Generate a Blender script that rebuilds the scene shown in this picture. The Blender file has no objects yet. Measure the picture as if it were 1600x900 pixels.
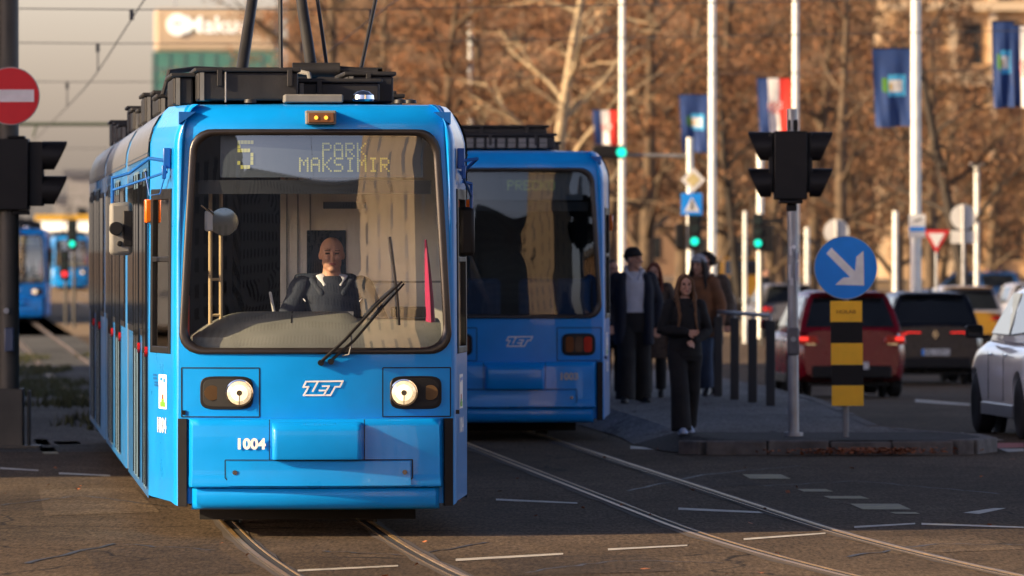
import bpy, bmesh, math, random
import numpy as np
from mathutils import Vector, Matrix
R = math.radians
SC = bpy.context.scene
COL = SC.collection
F, CAMZ, HY = 11250.0, 2.1, 385.0        # focal length in photo pixels, camera height, horizon row

# ---------------------------------------------------------------- camera
cd = bpy.data.cameras.new('camera')
cam = bpy.data.objects.new('camera', cd)
COL.objects.link(cam)
SC.camera = cam
cam.location = (0, 0, CAMZ)
cam.rotation_euler = (R(90) - math.atan(65.0 / F), 0, 0)
cd.sensor_width = 36.0
cd.lens = F * 36.0 / 1600.0
cd.clip_start, cd.clip_end = 0.5, 6000
cd.dof.use_dof = True
cd.dof.focus_distance = 52.4
cd.dof.aperture_fstop = 4.3
cd.dof.aperture_blades = 8

# ---------------------------------------------------------------- sky and sun
SKY_FILL = 8.0
SUN_EL, SUN_BACK = 20.5, 18.5            # elevation; degrees the sun stands behind the camera's left
sdir = Vector((-math.cos(R(SUN_BACK)) * math.cos(R(SUN_EL)), -math.sin(R(SUN_BACK)) * math.cos(R(SUN_EL)), math.sin(R(SUN_EL))))
wd = bpy.data.worlds.new('World')
SC.world = wd
wd.use_nodes = True
nt = wd.node_tree
bg = nt.nodes['Background']
sk = nt.nodes.new('ShaderNodeTexSky')
sk.sky_type = 'NISHITA'
sk.sun_disc = False
sk.sun_elevation = R(SUN_EL)
sk.sun_rotation = math.atan2(sdir.x, sdir.y)
sk.air_density, sk.dust_density, sk.ozone_density = 1.0, 2.0, 0.6
tint = nt.nodes.new('ShaderNodeMix')
tint.data_type = 'RGBA'
tint.blend_type = 'MULTIPLY'
tint.inputs[0].default_value = 1.0
tint.inputs[7].default_value = (1.0, 0.88, 1.02, 1)
nt.links.new(sk.outputs[0], tint.inputs[6])
# invented bright band low in the sky, added to fill shaded upright surfaces
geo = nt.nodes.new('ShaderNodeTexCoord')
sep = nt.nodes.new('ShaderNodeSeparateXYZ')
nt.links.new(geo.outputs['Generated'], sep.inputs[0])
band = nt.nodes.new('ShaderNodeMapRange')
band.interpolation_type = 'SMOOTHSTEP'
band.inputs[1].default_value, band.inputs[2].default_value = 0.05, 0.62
band.inputs[3].default_value, band.inputs[4].default_value = SKY_FILL, 1.0
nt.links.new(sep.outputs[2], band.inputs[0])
low_dim = nt.nodes.new('ShaderNodeMapRange')        # dims the added band again right at the horizon
low_dim.interpolation_type = 'SMOOTHSTEP'
low_dim.inputs[1].default_value, low_dim.inputs[2].default_value = 0.0, 0.10
low_dim.inputs[3].default_value, low_dim.inputs[4].default_value = 0.54, 1.0
nt.links.new(sep.outputs[2], low_dim.inputs[0])
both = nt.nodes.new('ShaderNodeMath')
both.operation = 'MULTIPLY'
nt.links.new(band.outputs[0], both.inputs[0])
nt.links.new(low_dim.outputs[0], both.inputs[1])
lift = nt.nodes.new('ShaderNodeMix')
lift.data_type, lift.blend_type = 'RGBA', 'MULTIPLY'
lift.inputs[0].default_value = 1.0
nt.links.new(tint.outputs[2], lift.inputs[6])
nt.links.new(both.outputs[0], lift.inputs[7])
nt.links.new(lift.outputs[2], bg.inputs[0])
bg.inputs[1].default_value = 0.0265
sl = bpy.data.lights.new('sun', 'SUN')
sl.energy = 5.0
sl.angle = R(0.5)
sl.color = (1.0, 0.75, 0.46)
so = bpy.data.objects.new('sun', sl)
COL.objects.link(so)
so.rotation_euler = sdir.to_track_quat('Z', 'Y').to_euler()
vs = SC.view_settings
vs.view_transform = 'Standard'
vs.look = 'None'
vs.exposure = 1.1
vs.gamma = 1.0
SC.cycles.use_denoising = True
SC.cycles.max_bounces = 8
SC.cycles.transparent_max_bounces = 16
SC.cycles.caustics_reflective = False
SC.cycles.caustics_refractive = False
SC.cycles.sample_clamp_indirect = 4.0

# ---------------------------------------------------------------- placing
def gz(d):
    t = min(1.0, max(0.0, (d - 82.0) / 55.0))
    return -0.45 * t * t * (3 - 2 * t)
def at(px, py, d):
    return Vector(((px - 800.0) / F * d, d, CAMZ + (HY - py) / F * d))
def gp(px, d):                            # a point on the ground in the photo column px
    return Vector(((px - 800.0) / F * d, d, gz(d)))
def gpix(px, py, lift=0.0):               # ground point seen at a pixel
    d = F * CAMZ / (py - HY)
    for _ in range(12):
        d = F * (CAMZ - gz(d) - lift) / (py - HY)
    return Vector(((px - 800.0) / F * d, d, gz(d) + lift))

# ---------------------------------------------------------------- materials (procedural)
MATS = {}
def M(name, rgb, rough=0.5, metal=0.0, var=0.12, scale=6.0, bump=0.0, bscale=60.0, coat=0.0, spec=0.5, emit=None, estr=0.0, dirt=0.0, back=None, rvar=0.1):
    if name in MATS:
        return MATS[name]
    m = bpy.data.materials.new(name)
    m.use_nodes = True
    n, l = m.node_tree.nodes, m.node_tree.links
    b = n['Principled BSDF']
    tc = n.new('ShaderNodeTexCoord')
    nz = n.new('ShaderNodeTexNoise')
    nz.inputs['Scale'].default_value = scale
    nz.inputs['Detail'].default_value = 6
    l.new(tc.outputs['Object'], nz.inputs['Vector'])
    mr = n.new('ShaderNodeMapRange')
    mr.inputs[1].default_value, mr.inputs[2].default_value = 0.3, 0.7
    mr.inputs[3].default_value, mr.inputs[4].default_value = 1 - var, 1 + var
    l.new(nz.outputs[0], mr.inputs[0])
    mx = n.new('ShaderNodeMix')
    mx.data_type, mx.blend_type = 'RGBA', 'MULTIPLY'
    mx.inputs[0].default_value = 1.0
    mx.inputs[6].default_value = (*rgb, 1)
    l.new(mr.outputs[0], mx.inputs[7])
    out = mx.outputs[2]
    if dirt > 0:
        n2 = n.new('ShaderNodeTexNoise')
        n2.inputs['Scale'].default_value = scale * 0.35
        n2.inputs['Detail'].default_value = 9
        n2.inputs['Roughness'].default_value = 0.7
        l.new(tc.outputs['Object'], n2.inputs['Vector'])
        r2 = n.new('ShaderNodeMapRange')
        r2.inputs[1].default_value, r2.inputs[2].default_value = 0.5, 0.72
        r2.inputs[3].default_value, r2.inputs[4].default_value = 0.0, dirt
        l.new(n2.outputs[0], r2.inputs[0])
        m2 = n.new('ShaderNodeMix')
        m2.data_type = 'RGBA'
        l.new(r2.outputs[0], m2.inputs[0])
        l.new(out, m2.inputs[6])
        m2.inputs[7].default_value = (0.09, 0.075, 0.06, 1)
        out = m2.outputs[2]
    if back is not None:
        ge = n.new('ShaderNodeNewGeometry')
        m3 = n.new('ShaderNodeMix')
        m3.data_type = 'RGBA'
        l.new(ge.outputs['Backfacing'], m3.inputs[0])
        l.new(out, m3.inputs[6])
        m3.inputs[7].default_value = (*back, 1)
        out = m3.outputs[2]
    l.new(out, b.inputs['Base Color'])
    rr = n.new('ShaderNodeMapRange')
    rr.inputs[1].default_value, rr.inputs[2].default_value = 0.3, 0.7
    rr.inputs[3].default_value, rr.inputs[4].default_value = max(0.0, rough * (1 - rvar)), min(1.0, rough * (1 + rvar))
    l.new(nz.outputs[0], rr.inputs[0])
    l.new(rr.outputs[0], b.inputs['Roughness'])
    b.inputs['Metallic'].default_value = metal
    b.inputs['Coat Weight'].default_value = coat
    b.inputs['Coat Roughness'].default_value = 0.04
    b.inputs['Specular IOR Level'].default_value = spec
    if bump > 0:
        n3 = n.new('ShaderNodeTexNoise')
        n3.inputs['Scale'].default_value = bscale
        n3.inputs['Detail'].default_value = 5
        l.new(tc.outputs['Object'], n3.inputs['Vector'])
        bp = n.new('ShaderNodeBump')
        bp.inputs['Strength'].default_value = bump
        bp.inputs['Distance'].default_value = 0.01
        l.new(n3.outputs[0], bp.inputs['Height'])
        l.new(bp.outputs[0], b.inputs['Normal'])
    if emit is not None:
        b.inputs['Emission Color'].default_value = (*emit, 1)
        b.inputs['Emission Strength'].default_value = estr
    MATS[name] = m
    return m

def glass(name, tintc, ior=1.9, rough=0.015):
    if name in MATS:
        return MATS[name]
    m = bpy.data.materials.new(name)
    m.use_nodes = True
    n, l = m.node_tree.nodes, m.node_tree.links
    n.remove(n['Principled BSDF'])
    tr = n.new('ShaderNodeBsdfTransparent')
    tr.inputs[0].default_value = (*tintc, 1)
    gl = n.new('ShaderNodeBsdfGlossy')
    gl.inputs['Roughness'].default_value = rough
    tc = n.new('ShaderNodeTexCoord')
    nz = n.new('ShaderNodeTexNoise')
    nz.inputs['Scale'].default_value = 0.9
    l.new(tc.outputs['Object'], nz.inputs['Vector'])
    bp = n.new('ShaderNodeBump')
    bp.inputs['Strength'].default_value = 0.03
    bp.inputs['Distance'].default_value = 0.02
    l.new(nz.outputs[0], bp.inputs['Height'])
    l.new(bp.outputs[0], gl.inputs['Normal'])
    # Schlick reflectance, the same from both sides of the pane
    ge = n.new('ShaderNodeNewGeometry')
    dt = n.new('ShaderNodeVectorMath')
    dt.operation = 'DOT_PRODUCT'
    l.new(ge.outputs['Normal'], dt.inputs[0])
    l.new(ge.outputs['Incoming'], dt.inputs[1])
    f0 = ((ior - 1) / (ior + 1)) ** 2
    prev = dt.outputs['Value']
    for op, v in (('ABSOLUTE', None), ('SUBTRACT', 1.0), ('POWER', 5.0), ('MULTIPLY', 1 - f0), ('ADD', f0)):
        k = n.new('ShaderNodeMath')
        k.operation = op
        k.use_clamp = True
        if op == 'SUBTRACT':
            k.inputs[0].default_value = v
            l.new(prev, k.inputs[1])
        else:
            l.new(prev, k.inputs[0])
            if v is not None:
                k.inputs[1].default_value = v
        prev = k.outputs[0]
    mx = n.new('ShaderNodeMixShader')
    l.new(prev, mx.inputs[0])
    l.new(tr.outputs[0], mx.inputs[1])
    l.new(gl.outputs[0], mx.inputs[2])
    l.new(mx.outputs[0], n['Material Output'].inputs[0])
    MATS[name] = m
    return m

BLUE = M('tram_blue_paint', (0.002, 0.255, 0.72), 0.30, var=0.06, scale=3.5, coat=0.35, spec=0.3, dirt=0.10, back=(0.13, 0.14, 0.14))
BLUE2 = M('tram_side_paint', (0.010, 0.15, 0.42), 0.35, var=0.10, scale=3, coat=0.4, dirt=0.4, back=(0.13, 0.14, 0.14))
DARKBLUE = M('mirror_arm_blue', (0.006, 0.10, 0.38), 0.35, var=0.06, coat=0.3)
BLACK = M('black_plastic', (0.008, 0.008, 0.009), 0.5, var=0.2, spec=0.25, dirt=0.04)
RUBBER = M('rubber_seal', (0.018, 0.015, 0.014), 0.32, var=0.2)
ROOFKIT = M('roof_equipment_black', (0.011, 0.011, 0.012), 0.55, var=0.25, dirt=0.12, bump=0.1)
GREYBOX = M('roof_box_grey', (0.16, 0.16, 0.15), 0.6, var=0.15, dirt=0.3)
GREYTRIM = M('cantrail_grey', (0.10, 0.105, 0.12), 0.35, var=0.1, dirt=0.2)
UNDER = M('underframe_dark', (0.012, 0.012, 0.012), 0.8, var=0.3)
WHITE = M('white_lettering', (0.80, 0.80, 0.78), 0.45, var=0.03)
CHROME = M('chrome', (0.75, 0.75, 0.75), 0.12, metal=1.0, var=0.05)
STEEL = M('galvanised_steel', (0.34, 0.35, 0.36), 0.45, metal=0.6, var=0.18, dirt=0.2, bump=0.05)
ALU = M('pole_white_paint', (0.84, 0.86, 0.80), 0.45, var=0.08, dirt=0.1)
AMBER = M('amber_lens', (0.80, 0.16, 0.01), 0.2, var=0.1, coat=0.5)
REDLENS = M('red_lens', (0.45, 0.008, 0.008), 0.18, var=0.1, coat=0.5)
DGLASS = M('dark_window_glass', (0.010, 0.012, 0.013), 0.04, var=0.3, spec=0.8, rvar=0.3)
SCREEN = glass('windscreen_glass', (0.90, 0.93, 0.93), 2.2)
REARGLASS = glass('rear_window_glass', (0.62, 0.70, 0.72), 1.62)
CLEAR = glass('clear_glass', (0.88, 0.9, 0.88), 1.6)
BEIGE = M('cab_wall_beige', (0.84, 0.80, 0.71), 0.6, var=0.06)
GREYIN = M('cab_grey', (0.26, 0.26, 0.24), 0.6, var=0.12)
DASHM = M('dashboard_grey', (0.20, 0.20, 0.175), 0.6, var=0.12, bump=0.1, bscale=200)
LED = M('led_dots', (0.3, 0.3, 0.05), 0.5, emit=(0.80, 0.76, 0.30), estr=0.07)
LEDDIM = M('led_dots_dim', (0.05, 0.08, 0.03), 0.5, emit=(0.45, 0.55, 0.22), estr=0.11)
DISPLAY = M('display_panel', (0.045, 0.06, 0.08), 0.5, var=0.1)
LAMP = M('lit_lamp', (1, 0.95, 0.8), 0.3, emit=(1.0, 0.74, 0.42), estr=0.55)
TYRE = M('tyre', (0.012, 0.012, 0.012), 0.8, var=0.3, bump=0.2, bscale=30)
RIM = M('wheel_rim', (0.42, 0.42, 0.43), 0.3, metal=0.9, var=0.1)
BLUESIGN = M('sign_blue', (0.006, 0.24, 0.80), 0.4, var=0.04)
REDSIGN = M('sign_red', (0.55, 0.008, 0.014), 0.4, var=0.05)
WHITESIGN = M('sign_white', (0.70, 0.70, 0.70), 0.4, var=0.04)
SIGNBACK = M('sign_back', (0.62, 0.62, 0.60), 0.5, var=0.08, dirt=0.15)
YELLOW = M('marker_yellow', (0.98, 0.52, 0.015), 0.45, var=0.06, dirt=0.1)
GREENLIT = M('green_lamp_lit', (0.0, 0.3, 0.2), 0.3, emit=(0.01, 0.75, 0.52), estr=0.8)
REDLIT = M('red_lamp_lit', (0.3, 0.0, 0.0), 0.3, emit=(1.0, 0.05, 0.06), estr=0.6)
TAILLIT = M('tail_lamp_lit', (0.4, 0.01, 0.01), 0.2, emit=(1.0, 0.04, 0.03), estr=0.75)

# ---------------------------------------------------------------- mesh building
class MB:
    def __init__(s):
        s.v, s.f, s.mi = [], [], []
    def add(s, vs, fs, mi=0):
        o = len(s.v)
        s.v += [tuple(v) for v in vs]
        for f in fs:
            s.f.append([i + o for i in f])
            s.mi.append(mi)
        return s
    def box(s, c, sz, mi=0, rz=0.0, rx=0.0):
        mt = Matrix.Rotation(rz, 3, 'Z') @ Matrix.Rotation(rx, 3, 'X')
        vs = [Vector(c) + mt @ Vector((sz[0] * a / 2, sz[1] * b / 2, sz[2] * d / 2)) for a in (-1, 1) for b in (-1, 1) for d in (-1, 1)]
        return s.add(vs, [(0, 1, 3, 2), (4, 6, 7, 5), (0, 4, 5, 1), (2, 3, 7, 6), (0, 2, 6, 4), (1, 5, 7, 3)], mi)
    def bounds(s, x0, x1, y0, y1, z0, z1, mi=0):
        return s.box(((x0 + x1) / 2, (y0 + y1) / 2, (z0 + z1) / 2), (x1 - x0, y1 - y0, z1 - z0), mi)
    def loft(s, rings, mi=0, closed=True, caps=True):
        n = len(rings[0])
        o = len(s.v)
        for r in rings:
            s.v += [tuple(p) for p in r]
        for i in range(len(rings) - 1):
            for j in range(n if closed else n - 1):
                k = (j + 1) % n
                s.f.append([o + i * n + j, o + i * n + k, o + (i + 1) * n + k, o + (i + 1) * n + j])
                s.mi.append(mi)
        if caps and closed:
            s.f.append([o + j for j in range(n)][::-1]); s.mi.append(mi)
            s.f.append([o + (len(rings) - 1) * n + j for j in range(n)]); s.mi.append(mi)
        return s
    def tube(s, pts, r, n=8, mi=0, round_ends=False, ref=None):
        pts = [Vector(p) for p in pts]
        rs = r if isinstance(r, (list, tuple)) else [r] * len(pts)
        rs = [q if isinstance(q, (list, tuple)) else (q, q) for q in rs]
        rings = []
        u0 = Vector(ref) if ref else None
        for i, p in enumerate(pts):
            a = pts[max(0, i - 1)]
            b = pts[min(len(pts) - 1, i + 1)]
            d = (b - a)
            d = d.normalized() if d.length > 1e-9 else Vector((0, 0, 1))
            if u0 is None:
                u0 = Vector((1, 0, 0)) if abs(d.x) < 0.8 else Vector((0, 1, 0))
            u = u0 - d * u0.dot(d)
            if u.length < 1e-4:
                u = Vector((0, 1, 0)) - d * d.y
            u.normalize()
            if ref is None:
                u0 = u
            w = d.cross(u)
            ring = lambda c, k: [c + u * (rs[i][0] * k * math.cos(2 * math.pi * j / n)) + w * (rs[i][1] * k * math.sin(2 * math.pi * j / n)) for j in range(n)]
            m_ = (rs[i][0] + rs[i][1]) / 2
            if round_ends and i == 0:
                for an in (80, 55, 28):
                    rings.append(ring(p - d * m_ * math.sin(R(an)), math.cos(R(an))))
            rings.append(ring(p, 1.0))
            if round_ends and i == len(pts) - 1:
                for an in (28, 55, 80):
                    rings.append(ring(p + d * m_ * math.sin(R(an)), math.cos(R(an))))
        return s.loft(rings, mi)
    def ball(s, c, r, n=12, mi=0):
        r = r if isinstance(r, (list, tuple)) else (r, r, r)
        rings = []
        for i in range(1, n):
            a = math.pi * i / n
            rings.append([(c[0] + r[0] * math.sin(a) * math.cos(2 * math.pi * j / n), c[1] + r[1] * math.sin(a) * math.sin(2 * math.pi * j / n), c[2] - r[2] * math.cos(a)) for j in range(n)])
        return s.loft(rings, mi)
    def disc(s, c, r, d, n=32, axis='y', mi=0):          # a short cylinder centred at c, thickness d
        c = Vector(c)
        e = {'x': Vector((1, 0, 0)), 'y': Vector((0, 1, 0)), 'z': Vector((0, 0, 1))}[axis]
        return s.tube([c - e * d / 2, c + e * d / 2], r, n, mi)
    def prism(s, poly, y0, y1, mi=0):                    # (x, z) outline between two y
        n = len(poly)
        vs = [(p[0], y0, p[1]) for p in poly] + [(p[0], y1, p[1]) for p in poly]
        fs = [list(range(n)), list(range(2 * n - 1, n - 1, -1))] + [[i, i + n, (i + 1) % n + n, (i + 1) % n] for i in range(n)]
        return s.add(vs, fs, mi)
    def lathe(s, prof, c, axis='x', n=28, mi=0):         # (along, radius) profile
        rings = []
        for a, r in prof:
            ring = []
            for j in range(n):
                t = 2 * math.pi * j / n
                q = (a, r * math.cos(t), r * math.sin(t)) if axis == 'x' else ((r * math.cos(t), a, r * math.sin(t)) if axis == 'y' else (r * math.cos(t), r * math.sin(t), a))
                ring.append((c[0] + q[0], c[1] + q[1], c[2] + q[2]))
            rings.append(ring)
        return s.loft(rings, mi)
    def mesh(s, name, mats, smooth=35, fix=True):
        me = bpy.data.meshes.new(name)
        me.from_pydata(s.v, [], s.f)
        for m in (mats if isinstance(mats, (list, tuple)) else [mats]):
            me.materials.append(m)
        me.polygons.foreach_set('material_index', s.mi)
        if fix:
            bm = bmesh.new()
            bm.from_mesh(me)
            bmesh.ops.recalc_face_normals(bm, faces=bm.faces)
            bm.to_mesh(me)
            bm.free()
        if smooth:
            me.polygons.foreach_set('use_smooth', [True] * len(me.polygons))
            me.set_sharp_from_angle(angle=R(smooth))
        me.update()
        return me
    def build(s, name, mats, parent=None, smooth=35, bevel=0.0, fix=True):
        return link(name, s.mesh(name, mats, smooth, fix), parent, bevel)
def link(name, me, parent=None, bevel=0.0):
    o = bpy.data.objects.new(name, me)
    COL.objects.link(o)
    if parent:
        o.parent = parent
    if bevel:
        b = o.modifiers.new('bevel', 'BEVEL')
        b.width, b.segments, b.limit_method, b.angle_limit = bevel, 2, 'ANGLE', R(40)
        b.harden_normals = False
    return o
def tag(o, label=None, cat=None, group=None, kind=None):
    for k, v in (('label', label), ('category', cat), ('group', group), ('kind', kind)):
        if v:
            o[k] = v
    return o
def thing(name, label, cat, loc=(0, 0, 0), rz=0.0, group=None):
    o = bpy.data.objects.new(name, None)
    COL.objects.link(o)
    o.empty_display_size = 0.2
    o.location = loc
    o.rotation_euler = (0, 0, rz)
    return tag(o, label, cat, group)
def copy_tree(o, parent=None):
    c = o.copy()
    COL.objects.link(c)
    if parent:
        c.parent = parent
    for ch in list(o.children):
        copy_tree(ch, c)
    return c
def text2d(s, size=1.0, bold=0.0, sx=1.0, shear=0.0):      # flat text outline as (verts, faces), centred
    cu = bpy.data.curves.new('t', 'FONT')
    cu.body, cu.size, cu.offset, cu.shear = s, 1.0, bold, shear
    cu.resolution_u = 4
    ob = bpy.data.objects.new('t', cu)
    COL.objects.link(ob)
    dg = bpy.context.evaluated_depsgraph_get()
    me = bpy.data.meshes.new_from_object(ob.evaluated_get(dg))
    vs = np.array([v.co[:2] for v in me.vertices])
    fs = [list(p.vertices) for p in me.polygons]
    bpy.data.objects.remove(ob)
    bpy.data.meshes.remove(me)
    bpy.data.curves.remove(cu)
    c = (vs.max(0) + vs.min(0)) / 2
    h = (vs[:, 1].max() - vs[:, 1].min())
    vs = (vs - c) * (size / h)
    vs[:, 0] *= sx
    return vs, fs
# ================================================================ THE SETTING
def ribbon_mat_asphalt(name, c, light):
    m = bpy.data.materials.new(name)
    m.use_nodes = True
    n, l = m.node_tree.nodes, m.node_tree.links
    b = n['Principled BSDF']
    tc = n.new('ShaderNodeTexCoord')
    def noise(scale, det=6, rough=0.6, stretch=None):
        z = n.new('ShaderNodeTexNoise')
        z.inputs['Scale'].default_value = scale
        z.inputs['Detail'].default_value = det
        z.inputs['Roughness'].default_value = rough
        if stretch:
            mp = n.new('ShaderNodeMapping')
            mp.inputs['Scale'].default_value = stretch
            l.new(tc.outputs['Object'], mp.inputs[0])
            l.new(mp.outputs[0], z.inputs['Vector'])
        else:
            l.new(tc.outputs['Object'], z.inputs['Vector'])
        return z.outputs[0]
    def rng(src, a, bb, lo, hi):
        r = n.new('ShaderNodeMapRange')
        r.inputs[1].default_value, r.inputs[2].default_value, r.inputs[3].default_value, r.inputs[4].default_value = a, bb, lo, hi
        l.new(src, r.inputs[0])
        return r.outputs[0]
    def mul(x, y):
        k = n.new('ShaderNodeMath')
        k.operation = 'MULTIPLY'
        l.new(x, k.inputs[0])
        l.new(y, k.inputs[1])
        return k.outputs[0]
    big = rng(noise(0.35, 5, 0.6, (1, 0.35, 1)), 0.3, 0.7, 0.62, 1.35)
    grain = rng(noise(34, 3, 0.75, (1, 0.12, 1)), 0.28, 0.72, 0.3, 1.75)
    mid = rng(noise(3.5, 8, 0.75, (1, 0.3, 1)), 0.35, 0.65, 0.78, 1.22)
    f = mul(mul(big, grain), mid)
    ramp = n.new('ShaderNodeMix')
    ramp.data_type, ramp.blend_type = 'RGBA', 'MULTIPLY'
    ramp.inputs[0].default_value = 1
    ramp.inputs[6].default_value = (*c, 1)
    l.new(f, ramp.inputs[7])
    vo = n.new('ShaderNodeTexVoronoi')
    vo.feature = 'DISTANCE_TO_EDGE'
    vo.inputs['Scale'].default_value = 0.16
    wv = n.new('ShaderNodeMapping')
    l.new(tc.outputs['Object'], wv.inputs[0])
    addn = n.new('ShaderNodeVectorMath')
    nz = n.new('ShaderNodeTexNoise')
    nz.inputs['Scale'].default_value = 0.8
    l.new(tc.outputs['Object'], nz.inputs['Vector'])
    l.new(tc.outputs['Object'], addn.inputs[0])
    l.new(nz.outputs[1], addn.inputs[1])
    l.new(addn.outputs[0], vo.inputs['Vector'])
    cr = rng(vo.outputs[0], 0.0, 0.004, 1.0, 0.0)
    cx = n.new('ShaderNodeMix')
    cx.data_type = 'RGBA'
    l.new(cr, cx.inputs[0])
    l.new(ramp.outputs[2], cx.inputs[6])
    cx.inputs[7].default_value = (0.012, 0.012, 0.012, 1)
    l.new(cx.outputs[2], b.inputs['Base Color'])
    b.inputs['Roughness'].default_value = 0.85
    b.inputs['Specular IOR Level'].default_value = light
    bp = n.new('ShaderNodeBump')
    bp.inputs['Strength'].default_value = 0.6
    bp.inputs['Distance'].default_value = 0.01
    z = noise(60, 3, 0.7)
    l.new(z, bp.inputs['Height'])
    l.new(bp.outputs[0], b.inputs['Normal'])
    return m
ASPH = ribbon_mat_asphalt('asphalt', (0.082, 0.060, 0.040), 0.06)
PAVE = ribbon_mat_asphalt('paving', (0.16, 0.155, 0.15), 0.12)
NOSE = ribbon_mat_asphalt('nose_asphalt', (0.035, 0.034, 0.033), 0.2)
GRAVEL = ribbon_mat_asphalt('trackbed_gravel', (0.075, 0.075, 0.07), 0.1)
PARKM = M('park_litter', (0.16, 0.105, 0.045), 0.95, var=0.4, scale=1.5, bump=0.4, bscale=20)
PAINTW = M('road_paint_white', (0.42, 0.39, 0.33), 0.6, var=0.35, scale=9, dirt=0.5)
PAINTY = M('road_paint_yellow', (0.26, 0.22, 0.10), 0.7, var=0.35, scale=9, dirt=0.7)
PAINTR = M('bike_lane_red', (0.35, 0.09, 0.08), 0.7, var=0.2, scale=9, dirt=0.3)
KERB = M('kerb_stone', (0.12, 0.112, 0.105), 0.9, var=0.45, scale=7, bump=0.4, bscale=40, dirt=0.5)
GRASSM = M('track_grass', (0.040, 0.046, 0.018), 0.95, var=0.4, scale=5)

ISL = 0.14
def isl(y):                                # top of the kerb island
    t = min(1.0, max(0.0, (y - 77.0) / 13.0))
    return ISL + 0.06 * t * t * (3 - 2 * t) + 0.5 * gz(y)
def sheet(name, rows, mat, lift=0.0, kind='structure'):   # rows: (y, x0, x1) from near to far, follows the ground
    b = MB()
    hz_ = (lambda y: isl(y)) if lift is None else (lambda y: gz(y) + lift)
    L = [(x0, y, hz_(y)) for y, x0, x1 in rows]
    Rr = [(x1, y, hz_(y)) for y, x0, x1 in rows]
    n = len(rows)
    b.add(L + Rr, [(i, n + i, n + i + 1, i + 1) for i in range(n - 1)])
    o = b.build(name, mat, smooth=0, fix=False)
    o['kind'] = kind
    return o
ys = [-400, -100, 0, 40, 60, 75, 82] + [82 + 55 * i / 20 for i in range(1, 21)] + [160, 220, 300, 500, 900, 3500]
sheet('ground', [(y, -1500, 1500) for y in ys], ASPH)
def trackx(d, trk):                        # centre line of the two tram tracks
    if trk == 1:
        x = -1.433 - 0.0766 * (d - 52)
        if d < 52: x += 0.0022 * (52 - d) ** 2
        if d > 78: x -= 0.004 * (d - 78)
        return x
    x = -0.07 - 0.0766 * (d - 77.6)
    if d < 55: x += 0.0035 * (55 - d) ** 2
    return x
yt = [73.5, 78, 82] + [82 + 55 * i / 14 for i in range(1, 15)] + [170, 220, 300, 420, 600]
sheet('track_bed', [(y, trackx(y, 1) - 6.5, trackx(y, 1) + 1.2) for y in yt], GRAVEL, 0.004)
yp = [150, 165, 190, 230, 300, 420, 600]
sheet('park_path', [(y, -16 + (y - 150) * -0.05, 90) for y in [205, 230, 260, 300, 420, 600]], PARKM, 0.004)
rr = random.Random(5)
# grass tufts growing along the shaded track bed
b = MB()
for i in range(9000):
    y = rr.uniform(74.5, 175)
    x = trackx(y, 1) + rr.uniform(-6.0, 1.0)
    if math.sin(x * 2.3 + y * 0.21) + math.sin(y * 0.33 - x) < 0.2:
        continue
    z = gz(y)
    for k in range(4):
        a, h, w = rr.uniform(0, 6.28), rr.uniform(0.05, 0.16), 0.016
        ex, ey = math.cos(a), math.sin(a)
        q = rr.uniform(-0.05, 0.05), rr.uniform(-0.1, 0.1)
        b.add([(x + q[0] - ey * w, y + q[1] + ex * w, z + 0.004), (x + q[0] + ey * w, y + q[1] - ex * w, z + 0.004), (x + q[0] + ex * 0.04, y + q[1] + ey * 0.04, z + h)], [(0, 1, 2)])
tag(b.build('grass', GRASSM, smooth=0, fix=False), 'low grass tufts growing between the shaded tram rails', 'grass', kind='stuff')

# rails: polished head, groove and lip, in worn strips of asphalt
RAILM = M('polished_rail', (0.44, 0.29, 0.13), 0.48, metal=1.0, var=0.2, scale=4)  # the sun's golden glint is put into the steel colour
GROOVE = M('rail_groove', (0.01, 0.009, 0.008), 0.9, var=0.3)
EDGE = M('worn_rail_edge', (0.045, 0.032, 0.022), 0.9, var=0.5, scale=14)
def rail(trk, side, label):
    b = MB()
    yy = [20 + i * 1.0 for i in range(55)] + [75 + 3 * i for i in range(1, 30)] + [170 + 20 * i for i in range(12)]
    s = side
    prof = [(-0.095, 0.004, 2), (-0.055, 0.006, 2), (-0.0545, 0.008, 2), (-0.042, 0.012, 0), (-0.008, 0.013, 0), (-0.004, 0.006, 1), (0.052, 0.006, 1), (0.054, 0.012, 0), (0.066, 0.012, 0), (0.0665, 0.006, 2), (0.10, 0.004, 2)]
    if s > 0:
        prof = [(-a, z, m) for a, z, m in prof][::-1]
    rows = []
    for y in yy:
        x = trackx(y, trk) + s * 0.54
        w = 0.012 * math.sin(y * 3.1) + 0.01 * math.sin(y * 7.7)
        rows.append([(x + p[0] + (w if k in (0, len(prof) - 1) else 0), y, gz(y) + p[1]) for k, p in enumerate(prof)])
    n = len(prof)
    v = [p for r_ in rows for p in r_]
    f, mi = [], []
    for i in range(len(rows) - 1):
        for j in range(n - 1):
            f.append([i * n + j, i * n + j + 1, (i + 1) * n + j + 1, (i + 1) * n + j])
            a, c = prof[j][2], prof[j + 1][2]
            mi.append(2 if 2 in (a, c) else (1 if a == c == 1 else 0))
    b.v, b.f, b.mi = v, f, mi
    tag(b.build('tram_rail', [RAILM, GROOVE, EDGE], smooth=0, fix=False), label, 'rail', 'grooved tram rails in the street')
rail(1, -1, 'grooved rail under the number 1004 tram on its door side')
rail(1, 1, 'grooved rail under the number 1004 tram beside the other track')
rail(2, -1, 'grooved rail behind tram 1003 on the side of tram 1004')
rail(2, 1, 'grooved rail behind tram 1003 passing nearest the kerb island')

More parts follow.
